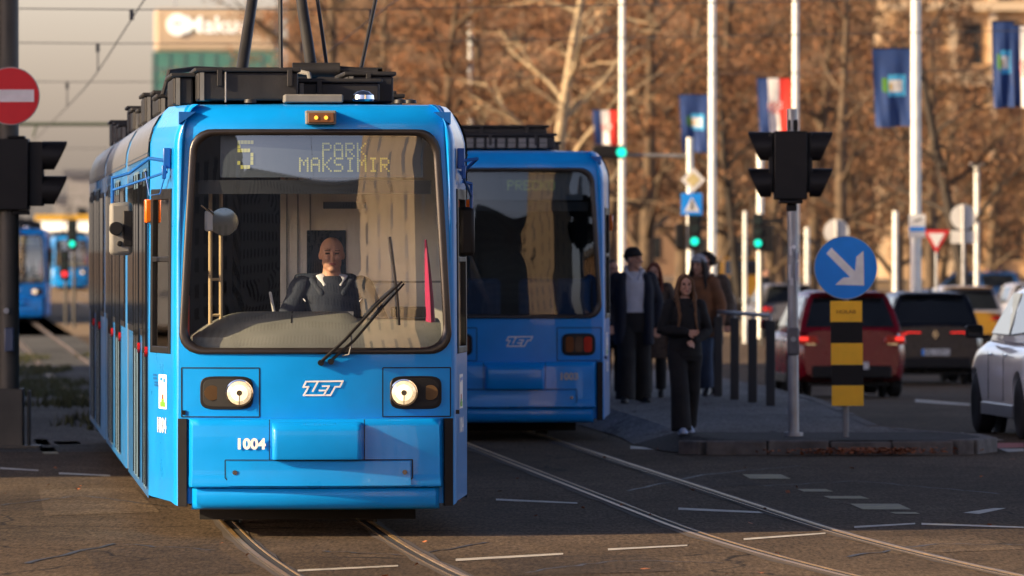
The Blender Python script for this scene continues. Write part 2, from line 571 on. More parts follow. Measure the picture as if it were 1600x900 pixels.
# road paint
def paint(px, mat, name='road_marking', lift=0.004):
    b = MB()
    b.add([gpix(x, y, lift) for x, y in px], [tuple(range(len(px)))])
    o = b.build(name, mat, smooth=0, fix=False)
    me = o.data
    if me.polygons[0].normal.z < 0:
        me.flip_normals()
    o['kind'] = 'structure'
def stroke(x0, y0, x1, y1, h, mat=PAINTW):
    paint([(x0, y0), (x1, y1), (x1, y1 + h * 0.5), (x0, y0 + h * 0.72)], mat)
for q in [(465, 890, 622, 883, 4), (712, 873, 880, 864, 5), (950, 857, 1074, 851, 4), (1162, 841, 1290, 832, 4), (1335, 822, 1430, 817, 4), (1440, 817, 1600, 823, 4),
          (775, 779, 902, 785, 4), (1060, 793, 1205, 800, 5), (0, 730, 60, 734, 4), (92, 738, 172, 742, 4), (1430, 624, 1516, 631, 5)]:
    stroke(*q)
for q in [[(1160, 741), (1220, 741), (1236, 748), (1172, 748)], [(1245, 764), (1290, 764), (1302, 768), (1256, 768)], [(1286, 775), (1345, 775), (1358, 779), (1298, 779)],
          [(1328, 787), (1404, 787), (1424, 796), (1348, 796)], [(1390, 800), (1430, 800), (1438, 803), (1400, 803)], [(52, 686), (72, 686), (80, 695), (58, 695)], [(60, 699), (84, 699), (92, 709), (68, 709)]]:
    paint(q, PAINTY)
paint([(82, 690), (122, 689), (128, 694), (90, 695)], PAINTW)
paint([(1505, 801), (1552, 794), (1572, 794), (1530, 803)], PAINTW)
paint([(1428, 676), (1505, 676), (1570, 688), (1470, 684)], PAINTW)
paint([(1538, 692), (1600, 692), (1600, 699), (1545, 701)], PAINTR)
paint([(1560, 701), (1600, 701), (1600, 705), (1575, 706)], PAINTW)
paint([(985, 697), (1062, 699), (1066, 704), (985, 701)], PAINTW)

TAR = M('tar_seam', (0.012, 0.011, 0.010), 0.6, var=0.3)
PATCHM = ribbon_mat_asphalt('asphalt_patch', (0.062, 0.046, 0.032), 0.08)
PATCHL = ribbon_mat_asphalt('asphalt_patch_pale', (0.112, 0.082, 0.054), 0.08)
def seam(pts, w=0.02, name='tar_seam'):      # a wandering bitumen line on the road
    b = MB()
    rs = random.Random(int(abs(pts[0][0]) * 97 + pts[0][1]))
    P = [gpix(x, y) for x, y in pts]
    Q = []
    for a, c in zip(P[:-1], P[1:]):
        for k in range(9):
            q = a.lerp(c, k / 9) + Vector((rs.uniform(-0.03, 0.03), rs.uniform(-0.10, 0.10), 0))
            Q.append(q)
    Q.append(P[-1])
    vs_ = []
    for k, q in enumerate(Q):
        d = (Q[min(k + 1, len(Q) - 1)] - Q[max(k - 1, 0)]).normalized()
        nrm = Vector((-d.y, d.x, 0)) * w * rs.uniform(0.5, 1.3)
        z = Vector((0, 0, gz(q.y) + 0.0035 - q.z))
        vs_ += [q + nrm + z, q - nrm + z]
    b.add(vs_, [(2 * k, 2 * k + 1, 2 * k + 3, 2 * k + 2) for k in range(len(Q) - 1)])
    o = b.build(name, TAR, smooth=0, fix=False)
    o['kind'] = 'structure'
for pts in [[(0, 790), (120, 775), (260, 792)], [(40, 880), (180, 850), (330, 860)], [(500, 862), (640, 868), (760, 848)], [(820, 895), (960, 876), (1130, 880)], [(1180, 760), (1340, 752), (1560, 772)], [(980, 768), (1100, 742), (1250, 728)], [(1330, 870), (1460, 850), (1600, 852)]]:
    seam(pts)
paint([(760, 870), (1010, 866), (1075, 892), (800, 900)], PATCHM, 'asphalt_patch', 0.0025)
paint([(60, 765), (210, 762), (250, 800), (70, 806)], PATCHL, 'asphalt_patch', 0.0025)
paint([(1330, 840), (1520, 836), (1600, 858), (1400, 866)], PATCHL, 'asphalt_patch', 0.0025)
paint([(1010, 742), (1130, 738), (1190, 758), (1050, 764)], PATCHM, 'asphalt_patch', 0.0025)
paint([(130, 860), (330, 850), (395, 895), (160, 905)], PATCHM, 'asphalt_patch', 0.0025)
# kerb island with stone kerb
ISL = 0.14
def curve_pts(pts, k=6):
    out = []
    for i in range(len(pts) - 1):
        for j in range(k):
            t = j / k
            out.append((pts[i][0] * (1 - t) + pts[i + 1][0] * t, pts[i][1] * (1 - t) + pts[i + 1][1] * t))
    out.append(pts[-1])
    return out
left = [(1.85, 72.75), (1.55, 73.6), (1.28, 76.0), (1.20, 79.0), (0.6, 87.0), (-0.5, 101), (-2.0, 121)]
right = [(4.55, 72.75), (4.82, 73.7), (4.75, 75.2), (4.2, 76.6), (3.86, 78.5), (3.7, 90), (3.3, 105), (2.6, 121)]
lc, rc = curve_pts(left, 4), curve_pts(right, 4)
def interp(c, y):
    for i in range(len(c) - 1):
        if c[i][1] <= y <= c[i + 1][1]:
            t = (y - c[i][1]) / (c[i + 1][1] - c[i][1])
            return c[i][0] * (1 - t) + c[i + 1][0] * t
    return c[-1][0]
yi = [72.75, 73.2, 73.7, 74.4, 75.2, 76, 76.7, 77.5, 78.5, 80, 84, 88, 92, 96, 100, 105, 110, 115, 121]
def island_sheet(name, yy, mat):             # its left edge ramps down flush with the road
    b = MB()
    rows = []
    for y in yy:
        a, c = interp(left, y), interp(right, y)
        rows.append([(a, y, gz(y) + 0.010), (a + 0.45, y, isl(y)), ((a + c) / 2, y, isl(y)), (c, y, isl(y))])
    b.add([p for r_ in rows for p in r_], [(i * 4 + j, i * 4 + j + 1, i * 4 + j + 5, i * 4 + j + 4) for i in range(len(rows) - 1) for j in range(3)])
    o = b.build(name, mat, smooth=0, fix=False)
    o['kind'] = 'structure'
island_sheet('pavement', [y for y in yi if y >= 76], PAVE)
island_sheet('pavement_nose', [y for y in yi if y <= 76], NOSE)
def kerb_run(pts, label, name='kerb'):
    b = MB()
    rnd = random.Random(3)
    acc, segs = 0, []
    P = [Vector((p[0], p[1], 0)) for p in pts]
    for i in range(len(P) - 1):
        d = P[i + 1] - P[i]
        k = max(1, round(d.length / 0.8))
        for j in range(k):
            segs.append((P[i] + d * (j / k), P[i] + d * ((j + 1) / k)))
    for a, c in segs:
        d = (c - a)
        nrm = Vector((-d.y, d.x, 0)).normalized()
        m_ = (a + c) / 2
        g = gz(m_.y)
        h = isl(m_.y) - g + rnd.uniform(-0.008, 0.012)
        b.box((m_.x, m_.y, g + h / 2 - 0.03), (d.length - 0.014, 0.15, h + 0.06), 0, math.atan2(d.y, d.x) + rnd.uniform(-0.025, 0.025))
    o = b.build(name, KERB, smooth=0, bevel=0.018)
    o['kind'] = 'structure'
kerb_run([(1.74, 72.95), (1.95, 72.62), (3.2, 72.55), (4.45, 72.62)] + [(p[0] + 0.08, p[1]) for p in right], '')
# dead leaves blown against the kerb
LEAFL = M('dead_leaf', (0.30, 0.10, 0.035), 0.8, var=0.5, scale=30)
b = MB()
for i in range(900):
    if i < 520:
        x, y = rr.gauss(3.55, 0.35), 72.42 - abs(rr.gauss(0, 0.18))
    else:
        x, y = rr.uniform(-8, 9), rr.uniform(44, 75)
        if rr.random() < 0.7: continue
    s, a = rr.uniform(0.015, 0.04), rr.uniform(0, 6.28)
    z0 = 0.01 + (rr.uniform(0, 0.05) if i < 520 else 0)
    v = [Vector((x + s * math.cos(a + k * 1.5708) * (1 if k % 2 else 0.6), y + s * math.sin(a + k * 1.5708) * (1 if k % 2 else 0.6), z0 + rr.uniform(0, 0.03))) for k in range(4)]
    b.add(v, [(0, 1, 2, 3)])
tag(b.build('fallen_leaves', LEAFL, smooth=0, fix=False), 'reddish dead leaves blown against the kerb of the island', 'leaves', kind='stuff')

# ---------------------------------------------------------------- buildings
def wallmat(name, c, var=0.1):
    return M(name, c, 0.85, var=var, scale=0.6, bump=0.1, bscale=12, dirt=0.25)
WINM = M('facade_window', (0.02, 0.024, 0.028), 0.08, var=0.5, scale=0.4)
def block(name, label, cat, x, y, w, d, h, wall, fx=3.2, fz=3.0, ww=1.5, wh=1.6, rz=0.0, z0=0.0, piers=False, pier_mat=None, group=None, roof=GREYTRIM, bands=True):
    t = thing(name, label, cat, (x, y, z0), rz, group)
    MB().bounds(-w / 2, w / 2, -d / 2, d / 2, 0, h).build('wall', wall, t, smooth=0)
    MB().bounds(-w / 2 - 0.4, w / 2 + 0.4, -d / 2 - 0.4, d / 2 + 0.4, h + 0.003, h + 0.7).build('roof', roof, t, smooth=0)
    wb, sb, pb = MB(), MB(), MB()
    def face(L, put):
        n = max(1, int((L - 1) / fx))
        for i in range(n):
            u = (i - (n - 1) / 2) * fx
            for k in range(int((h - 1.0) / fz)):
                put(u, 1.2 + k * fz)
            if piers:
                put(u + fx / 2, None)
    def pf(sgn):
        def put(u, z):
            if z is None:
                pb.bounds(u - 0.25, u + 0.25, min(sgn * d / 2, sgn * (d / 2 + 0.5)), max(sgn * d / 2, sgn * (d / 2 + 0.5)), 0.01, h - 0.01)
                return
            wb.bounds(u - ww / 2, u + ww / 2, sgn * d / 2 - 0.06, sgn * d / 2 + 0.06, z, z + wh)
            sb.bounds(u - ww / 2 - 0.1, u + ww / 2 + 0.1, sgn * d / 2 - 0.15, sgn * d / 2 + 0.15, z - 0.12, z - 0.004)
        return put
    def ps(sgn):
        def put(u, z):
            if z is None:
                pb.bounds(min(sgn * w / 2, sgn * (w / 2 + 0.5)), max(sgn * w / 2, sgn * (w / 2 + 0.5)), u - 0.25, u + 0.25, 0.01, h - 0.01)
                return
            wb.bounds(sgn * w / 2 - 0.06, sgn * w / 2 + 0.06, u - ww / 2, u + ww / 2, z, z + wh)
            sb.bounds(sgn * w / 2 - 0.15, sgn * w / 2 + 0.15, u - ww / 2 - 0.1, u + ww / 2 + 0.1, z - 0.12, z - 0.004)
        return put
    for sgn in (-1, 1):
        face(w, pf(sgn))
        face(d, ps(sgn))
    tag(wb.build('window', WINM, t, smooth=0), kind='stuff')
    tag(sb.build('sill', wall, t, smooth=0), kind='stuff')
    if piers:
        tag(pb.build('pilaster', pier_mat or wall, t, smooth=0), kind='stuff')
    return t
OCHRE = wallmat('facade_ochre', (0.45, 0.30, 0.16))
CREAM = wallmat('facade_cream', (0.55, 0.44, 0.30))
GREYW = wallmat('facade_grey', (0.24, 0.24, 0.24))
BROWN = wallmat('facade_brown', (0.20, 0.125, 0.075))
# the block whose shadow lies across the stop, left of the view
block('apartment_building', 'long grey block beside the street that shades the tram stop', 'building', -70, 88.8, 18, 84.6, 29, GREYW)
block('apartment_building', 'unseen second grey block added farther up the street to shade the far tram', 'building', -76, 262, 18, 84, 29, GREYW)  # out of view, added to cast shade on the far tram
# houses across the junction, seen as reflections in the windscreens
block('apartment_tower', 'tall sunlit cream tower mirrored in the windscreens', 'building', 53, -54, 24, 30, 62, CREAM, fx=7.2, ww=1.5, wh=1.9, rz=R(-27))
block('apartment_building', 'grey block across the junction opposite the cream tower', 'building', -48, -95, 36, 24, 30, GREYW)
block('apartment_building', 'unseen tall grey slab added to darken the reflection in the windscreen centre', 'building', 5, -190, 152, 20, 40, GREYW)  # out of view, sized and darkened to keep bright sky off the windscreen
block('apartment_building', 'brown block along the road side next to the cream tower', 'building', 66, 30, 24, 70, 12, BROWN)
# behind the trees
block('apartment_building', 'brown block mostly hidden behind the bare trees', 'building', 13, 520, 58, 16, 34, BROWN)
t = block('stone_palace', 'sunlit ochre stone building with columns high behind the trees', 'building', 33.5, 470, 18, 14, 24, OCHRE, fx=2.6, fz=4.2, ww=1.2, wh=2.6, piers=True, pier_mat=CREAM)
b = MB()
b.bounds(-9.6, 9.6, -7.9, -7.52, 12.4, 13.2)
b.bounds(-9.6, 9.6, -7.9, -7.52, 17.2, 17.8)
b.build('cornice', CREAM, t, smooth=0, bevel=0.05)
# far buildings left
block('office_block', 'dark grey slab far beyond the stop, the taller of two beside the first tram', 'building', -41.5, 700, 2.8, 10, 8.8, GREYW, fx=1.6, ww=0.9)
block('office_block', 'lower grey slab far off between the signal mast and the taller slab', 'building', -44.5, 720, 2.0, 10, 6.6, GREYW, fx=1.6, ww=0.9)
# tower with the shop sign on its roof
TEAL = M('teal_curtain_wall', (0.055, 0.17, 0.14), 0.25, var=0.12, scale=0.3)
SIGNWALL = M('sign_crown_cream', (0.42, 0.33, 0.23), 0.6, var=0.08)
t = thing('office_tower', 'far teal glass tower with a cream sign crown and round white emblem', 'building', (-38.4, 900, 0), 0)
MB().bounds(-6.2, 9.5, -7, 7, 0, 26.2).build('wall', TEAL, t, smooth=0)
b = MB()
for k in range(9):
    b.bounds(-6.26, 9.56, -7.06, 7.06, 2.4 + k * 2.7, 2.6 + k * 2.7)
for k in range(9):
    b.bounds(-6.0 + k * 1.9, -5.9 + k * 1.9, -7.09, -6.9, 0.5, 26)
tag(b.build('mullion', GREYTRIM, t, smooth=0), kind='stuff')
MB().bounds(-6.0, 9.3, -6.5, 6.5, 26.21, 31.6).build('sign_crown', SIGNWALL, t, bevel=0.5, smooth=0)
b = MB()
for x in (-3.6, 3.2, 6.5):
    b.tube([(x, -3, 31.5), (x, -3, 36.5)], 0.10, 6)
b.build('roof_mast', STEEL, t)
SIGNLIT = M('sign_letter_white', (0.8, 0.8, 0.76), 0.4, emit=(1.0, 0.95, 0.82), estr=0.22)
vs_, fs_ = text2d('Makus', 2.1, 0.015, 1.15)
b = MB()
b.add([(1.75 + v[0] * 0.93, -6.75, 29.6 + v[1]) for v in vs_], fs_)
b.disc((-3.1, -6.68, 29.6), 1.35, 0.3)
b.disc((-3.45, -6.86, 29.75), 0.22, 0.06, mi=1)
b.disc((-2.85, -6.86, 29.75), 0.22, 0.06, mi=1)
b.build('sign_lettering', [SIGNLIT, TEAL], t, smooth=0)
# kiosk row far left with yellow fascia
KY = M('kiosk_yellow', (0.55, 0.33, 0.03), 0.5)
KLIT = M('kiosk_lit_panel', (0.8, 0.78, 0.7), 0.4, emit=(1.0, 0.9, 0.7), estr=0.5)
t = thing('kiosk', 'low kiosk with yellow fascia and bright panels beyond the far trams', 'kiosk', gp(112, 470), 0)
t.scale = (0.95, 1, 1.3)
MB().bounds(-2.2, 2.2, -1.5, 1.5, 0, 2.7).build('wall', GREYW, t, smooth=0)
MB().bounds(-2.4, 2.4, -1.8, 1.8, 3.25, 3.55).build('fascia', KY, t, smooth=0, bevel=0.03)
MB().bounds(-2.2, 2.2, -1.6, 1.6, 2.71, 3.24).build('light_panel', KLIT, t, smooth=0)

# ---------------------------------------------------------------- trees
BARK = M('bark_grey_brown', (0.115, 0.080, 0.050), 0.9, var=0.35, scale=3, bump=0.4, bscale=15)
BARKP = M('bark_pale', (0.34, 0.27, 0.17), 0.85, var=0.35, scale=2.2, bump=0.2, bscale=12)
BARKD = M('bark_dark', (0.035, 0.028, 0.022), 0.9, var=0.3, scale=3)
def leafmat(name, c):
    m = M(name, c, 0.75, var=0.45, scale=1.1)
    return m
LEAF1 = leafmat('dry_leaf_russet', (0.25, 0.11, 0.044))
LEAF2 = leafmat('dry_leaf_brown', (0.16, 0.080, 0.036))
LEAF3 = leafmat('dry_leaf_tan', (0.23, 0.13, 0.062))
def tree_proto(seed, h, clear, spread, leaves, lean=0.0, limbs=9, lsize=0.16, twigs=5):
    rnd = random.Random(seed)
    tb, cb = MB(), MB()
    tips = []
    def branch(p, d, L, r, lev, mb):
        pts, rs = [p], [r]
        k = 4 if lev < 2 else 3
        q, dd = p.copy(), d.copy()
        for i in range(k):
            dd = (dd + Vector((rnd.uniform(-1, 1), rnd.uniform(-1, 1), rnd.uniform(-0.5, 0.9))) * (0.22 if lev else 0.06)).normalized()
            q = q + dd * (L / k)
            pts.append(q.copy())
            rs.append(max(0.006, r * (1 - 0.72 * (i + 1) / k)))
        mb.tube(pts, rs, (9, 6, 5, 3, 3)[lev])
        return pts
    trunk = branch(Vector((0, 0, -0.1)), Vector((lean, 0, 1)).normalized(), h * 0.85, 0.017 * h + 0.06, 0, tb)
    def along(pts, t):
        u = t * (len(pts) - 1)
        i = min(int(u), len(pts) - 2)
        return pts[i].lerp(pts[i + 1], u - i)
    for i in range(limbs):
        t = clear / h + (1 - clear / h) * (i + rnd.random()) / limbs
        az = i * 2.4 + rnd.uniform(-0.4, 0.4)
        up = rnd.uniform(0.25, 1.1)
        d = Vector((math.cos(az), math.sin(az), up)).normalized()
        L1 = spread * rnd.uniform(0.7, 1.1) * (1.15 - 0.6 * t)
        l1 = branch(along(trunk, min(0.98, t)), d, L1, (0.0055 * h + 0.025) * (1.2 - 0.6 * t), 1, tb)
        for j in range(6):
            a2 = rnd.uniform(0, 6.28)
            d2 = (d * 0.7 + Vector((math.cos(a2), math.sin(a2), rnd.uniform(-0.55, 0.7)))).normalized()
            l2 = branch(along(l1, rnd.uniform(0.25, 1.0)), d2, L1 * rnd.uniform(0.3, 0.55), 0.035, 2, cb)
            for k in range(twigs):
                a3 = rnd.uniform(0, 6.28)
                d3 = (d2 * 0.5 + Vector((math.cos(a3), math.sin(a3), rnd.uniform(-0.8, 0.6)))).normalized()
                l3 = branch(along(l2, rnd.uniform(0.2, 1.0)), d3, rnd.uniform(0.5, 1.3), 0.014, 3, cb)
                tips.append(l3)
    for i in range(leaves):
        tw = tips[rnd.randrange(len(tips))]
        p = along(tw, rnd.uniform(0.1, 1.0)) + Vector((rnd.gauss(0, 0.11), rnd.gauss(0, 0.11), rnd.gauss(-0.04, 0.11)))
        s = lsize * rnd.uniform(0.5, 1.25)
        u = Vector((rnd.gauss(0, 1), rnd.gauss(0, 1), rnd.gauss(0, 1))).normalized()
        w = u.cross(Vector((rnd.gauss(0, 1), rnd.gauss(0, 1), rnd.gauss(0, 1)))).normalized()
        cb.add([p - u * s * 0.5, p + w * s * 0.36, p + u * s * 0.5, p - w * s * 0.36], [(0, 1, 2, 3)], 1)
    return tb, cb
def tree_meshes(kind, bark, leaf, **kw):
    tb, cb = tree_proto(**kw)
    return tb.mesh('trunk', bark, 60, False), cb.mesh('crown', [bark, leaf], 0, False)
TREES = {
    'russet': tree_meshes('russet', BARK, LEAF1, seed=1, h=17, clear=1.6, spread=6.0, leaves=9500, limbs=17, lsize=0.14, twigs=9),
    'brown': tree_meshes('brown', BARK, LEAF2, seed=2, h=15, clear=1.4, spread=5.5, leaves=8000, limbs=16, lsize=0.135, twigs=9),
    'tan': tree_meshes('tan', BARK, LEAF3, seed=3, h=18, clear=1.8, spread=6.2, leaves=4500, limbs=16, lsize=0.13, twigs=9),
    'plane': tree_meshes('plane', BARKP, LEAF3, seed=9, h=15, clear=2.6, spread=5.5, leaves=1100, limbs=12, twigs=3),
    'slim': tree_meshes('slim', BARK, LEAF2, seed=12, h=15, clear=2.6, spread=5.0, leaves=3500, limbs=12, twigs=3),
    'dark': tree_meshes('dark', BARKD, LEAF2, seed=6, h=12, clear=3.0, spread=4.5, leaves=1600, lean=-0.22, limbs=9, twigs=3),
}
def put_tree(kind, px, d, s, rz, label, group=None):
    t = thing('plane_tree' if kind == 'plane' else 'bare_tree', label, 'tree', gp(px, d), rz, group)
    t.scale = (s, s, s)
    link('trunk', TREES[kind][0], t)
    link('crown', TREES[kind][1], t)
rt = random.Random(11)
put_tree('plane', 862, 235, 0.95, 0.6, 'pale plane tree with spreading branches rising behind the second tram')
put_tree('slim', 955, 290, 0.9, 2.2, 'slender tree behind the flagpole next to tram 1003')
put_tree('slim', 1312, 255, 0.9, 4.0, 'slender brown trunk behind the blue arrow sign')
put_tree('dark', 1520, 225, 0.9, 0.0, 'dark leaning bare trunk behind the yield triangle')
put_tree('dark', 1160, 260, 0.8, 1.0, 'dark thin trunk beside the yellow van')
put_tree('slim', 1455, 265, 0.8, 1.4, 'tree with sunlit tan trunk just behind the yield triangle')
lab = {'russet': 'bushy tree with russet dry leaves in the wood beyond the stop', 'brown': 'dense tree with dull brown leaves in the wood beyond the stop', 'tan': 'pale barked tree with tan leaves in the wood beyond the stop'}
for px, d in [(520, 300), (600, 330), (680, 290), (760, 310), (905, 320), (1010, 285), (1065, 330), (1130, 300), (1200, 320), (1265, 290), (1345, 310), (1400, 280), (1470, 300), (1545, 285), (1610, 300), (1560, 340),
              (430, 400), (500, 390), (580, 420), (650, 385), (720, 410), (790, 390), (850, 420), (930, 395), (1000, 415), (1080, 390), (1150, 420), (1220, 390), (1290, 410), (1360, 395), (1430, 380), (1640, 350), (365, 430), (400, 440), (1680, 300)]:
    k = rt.choice(['russet', 'russet', 'brown', 'tan'])
    if d > 1 and px > 1180 and d < 330:
        k = rt.choice(['brown', 'russet', 'brown'])
    sc_ = rt.uniform(0.9, 1.1) * (0.80 if px in (365, 400, 430) else 1.0) * (0.56 if px in (1470, 1545, 1610, 1560, 1640, 1680) else 1.0)
    put_tree(k, px, d, sc_, rt.uniform(0, 6.28), lab[k], 'trees with dry leaves beyond the stop, ' + k)
# ================================================================ THE TRAMS
XE, BOW = 0.965, 0.125
def bow(x):
    return BOW * (x / 0.945) ** 2
def dF(z):
    d = 0.0
    if z > 1.3: d += 0.10 * ((z - 1.3) / 1.7) ** 1.5
    if z > 2.96:
        q = min(0.17, z - 2.96)
        d += 0.17 - math.sqrt(max(0.0, 0.17 ** 2 - q * q))
    return d
def dS(z):
    return 0.0 if z < 2.84 else 0.13 * ((z - 2.84) / 0.29) ** 1.6
def S(x, z, off=0.0):                      # the curved front, off metres outward
    n = Vector((2 * BOW * x / 0.945 ** 2, -1.0, 0)).normalized()
    return Vector((x, bow(x), z)) + n * (off - dF(z)) 
FP = []                                     # plan of the slanted cheek from the front edge to the side
A_, C_, B_ = Vector((XE, bow(XE))), Vector((1.0, bow(XE) + 0.012)), Vector((1.012, 0.27))
for i in range(9):
    t_ = i / 8
    FP.append(A_ * (1 - t_) ** 2 + C_ * 2 * t_ * (1 - t_) + B_ * t_ * t_)
WY0, WY1, YC = 0.32, 1.12, 1.25
for y_ in (WY0, 0.6, 0.8, WY1, 1.18, YC):
    k_ = (y_ - 0.27) / (YC - 0.27)
    FP.append(Vector((1.012 + (1.15 - 1.012) * k_, y_)))
def cheek(i, z, side, off=0.0):
    p = FP[i]
    a, b_ = FP[max(0, i - 1)], FP[min(len(FP) - 1, i + 1)]
    tg = (b_ - a).normalized()
    n = Vector((tg.y, -tg.x))
    w = abs(n.y)
    d = dS(z) * (1 - w) + dF(z) * w
    q = p + n * (off - d)
    return Vector((q.x * side, q.y, z))
def cheek_at(y, z, side, off=0.0):
    for i in range(len(FP) - 1):
        if FP[i].y <= y <= FP[i + 1].y:
            t = (y - FP[i].y) / (FP[i + 1].y - FP[i].y)
            return cheek(i, z, side, off).lerp(cheek(i + 1, z, side, off), t)
    return cheek(len(FP) - 1, z, side, off)
ZC, WB, WA = 2.135, 0.805, 0.925            # windscreen opening
def wscr(th, k=1.0, a=WA, b=WB, n=9.0, zc=ZC, xc=0.0, taper=0.035):
    c, s = math.cos(th), math.sin(th)
    if n == 9.0:                             # rounded rectangle
        rc = 0.15
        ac, as_ = abs(c) + 1e-12, abs(s) + 1e-12
        r = min(a / ac, b / as_)
        if r * ac > a - rc and r * as_ > b - rc:
            px_, pz_ = a - rc, b - rc
            bq = ac * px_ + as_ * pz_
            r = bq + math.sqrt(max(0.0, bq * bq - (px_ * px_ + pz_ * pz_ - rc * rc)))
    else:
        r = (abs(c / a) ** n + abs(s / b) ** n) ** (-1.0 / n)
    x, z = r * c * k, r * s * k
    return xc + x * (1 - taper * z / b), zc + z
def oval(parent, name, mat, xc, zc, a, b, off, n=6.0, k0=0.0, taper=0.0, N=48, bevel=0.0):
    m = MB()
    ths = [2 * math.pi * i / N for i in range(N)]
    ks = [1.0, 0.97, 0.6, 0.25] if k0 == 0 else [1.0, k0]
    rows = []
    for i, k in enumerate(ks):
        rows.append([S(*wscr(t, k, a, b, n, zc, xc, taper), off - (0.006 if i == 0 and k0 == 0 else 0)) for t in ths])
    o = len(m.v)
    m.loft(rows, 0, True, False)
    if k0 == 0:
        m.add([S(xc, zc, off)] + rows[-1], [(0, 1 + i, 1 + (i + 1) % N) for i in range(N)])
    return m.build(name, mat, parent)
def strip(m, pts, w, off=0.002):            # a narrow band on the front along (x, z) points
    for a, b in zip(pts[:-1], pts[1:]):
        n = max(1, int(max(abs(a[0] - b[0]), abs(a[1] - b[1])) / 0.06))
        for i in range(n):
            p = [a[0] + (b[0] - a[0]) * i / n, a[1] + (b[1] - a[1]) * i / n]
            q = [a[0] + (b[0] - a[0]) * (i + 1) / n, a[1] + (b[1] - a[1]) * (i + 1) / n]
            L = math.hypot(q[0] - p[0], q[1] - p[1]) or 1
            nx, nz = -(q[1] - p[1]) / L * w / 2, (q[0] - p[0]) / L * w / 2
            m.add([S(p[0] + nx, p[1] + nz, off), S(q[0] + nx, q[1] + nz, off), S(q[0] - nx, q[1] - nz, off), S(p[0] - nx, p[1] - nz, off)], [(0, 1, 2, 3)])
DOT = {'P': '11110 10001 10001 11110 10000 10000 10000', 'A': '01110 10001 10001 11111 10001 10001 10001', 'R': '11110 10001 10001 11110 10100 10010 10001',
       'K': '10001 10010 10100 11000 10100 10010 10001', 'M': '10001 11011 10101 10101 10001 10001 10001', 'S': '01111 10000 10000 01110 00001 00001 11110',
       'I': '01110 00100 00100 00100 00100 00100 01110', 'E': '11111 10000 10000 11110 10000 10000 11111', 'C': '01110 10001 10000 10000 10000 10001 01110',
       'O': '01110 10001 10001 10001 10001 10001 01110', '5': '11111 10000 11110 00001 00001 10001 01110'}
def dots(m, s, xc, zc, px, pz, off, r=0.36):
    W = len(s) * 6 - 1
    for k, ch in enumerate(s):
        for i, row in enumerate(DOT[ch].split()):
            for j, bit in enumerate(row):
                if bit == '1':
                    x, z = xc + (k * 6 + j - W / 2 + 0.5) * px, zc + (3 - i) * pz
                    m.add([S(x - r * px, z - r * pz, off), S(x + r * px, z - r * pz, off), S(x + r * px, z + r * pz, off), S(x - r * px, z + r * pz, off)], [(0, 1, 2, 3)])
def front_text(parent, name, s, xc, zc, h, off, bold, sx, mat):
    vs_, fs_ = text2d(s, h, bold, sx)
    m = MB()
    m.add([S(xc + v[0], zc + v[1], off) for v in vs_], fs_)
    return m.build(name, mat, parent, smooth=0)
def loop_line(m, pts, w, fn, close=True):
    P = [Vector(p) for p in pts] + ([Vector(pts[0])] if close else [])
    for a, b in zip(P[:-1], P[1:]):
        d = (b - a).normalized()
        n = Vector((-d.y, d.x)) * w / 2
        a2, b2 = a - d * w / 2, b + d * w / 2
        m.add([fn(*(a2 + n)), fn(*(b2 + n)), fn(*(b2 - n)), fn(*(a2 - n))], [(0, 1, 2, 3)])
def logo(parent, xc, zc, k=1.0):            # outlined slanted operator letters
    px = lambda x, y: ((x - 740) / 18.0 / 217.0 * k + xc, (430 - y) / 18.0 / 217.0 * k + zc)
    m = MB()
    o = [(200, 395), (280, 240), (1290, 228), (1210, 388), (1080, 388), (950, 625), (215, 625), (345, 388)]
    loop_line(m, [px(*p) for p in o], 0.0115 * k, lambda x, z: S(x, z, 0.005))
    loop_line(m, [px(*p) for p in [(600, 245), (465, 510)]], 0.0125 * k, lambda x, z: S(x, z, 0.006), False)
    loop_line(m, [px(*p) for p in [(735, 370), (910, 370), (770, 610)]], 0.0115 * k, lambda x, z: S(x, z, 0.006), False)
    loop_line(m, [px(*p) for p in [(650, 492), (815, 492)]], 0.0115 * k, lambda x, z: S(x, z, 0.007), False)
    m.build('logo', WHITE, parent, smooth=0, fix=False)

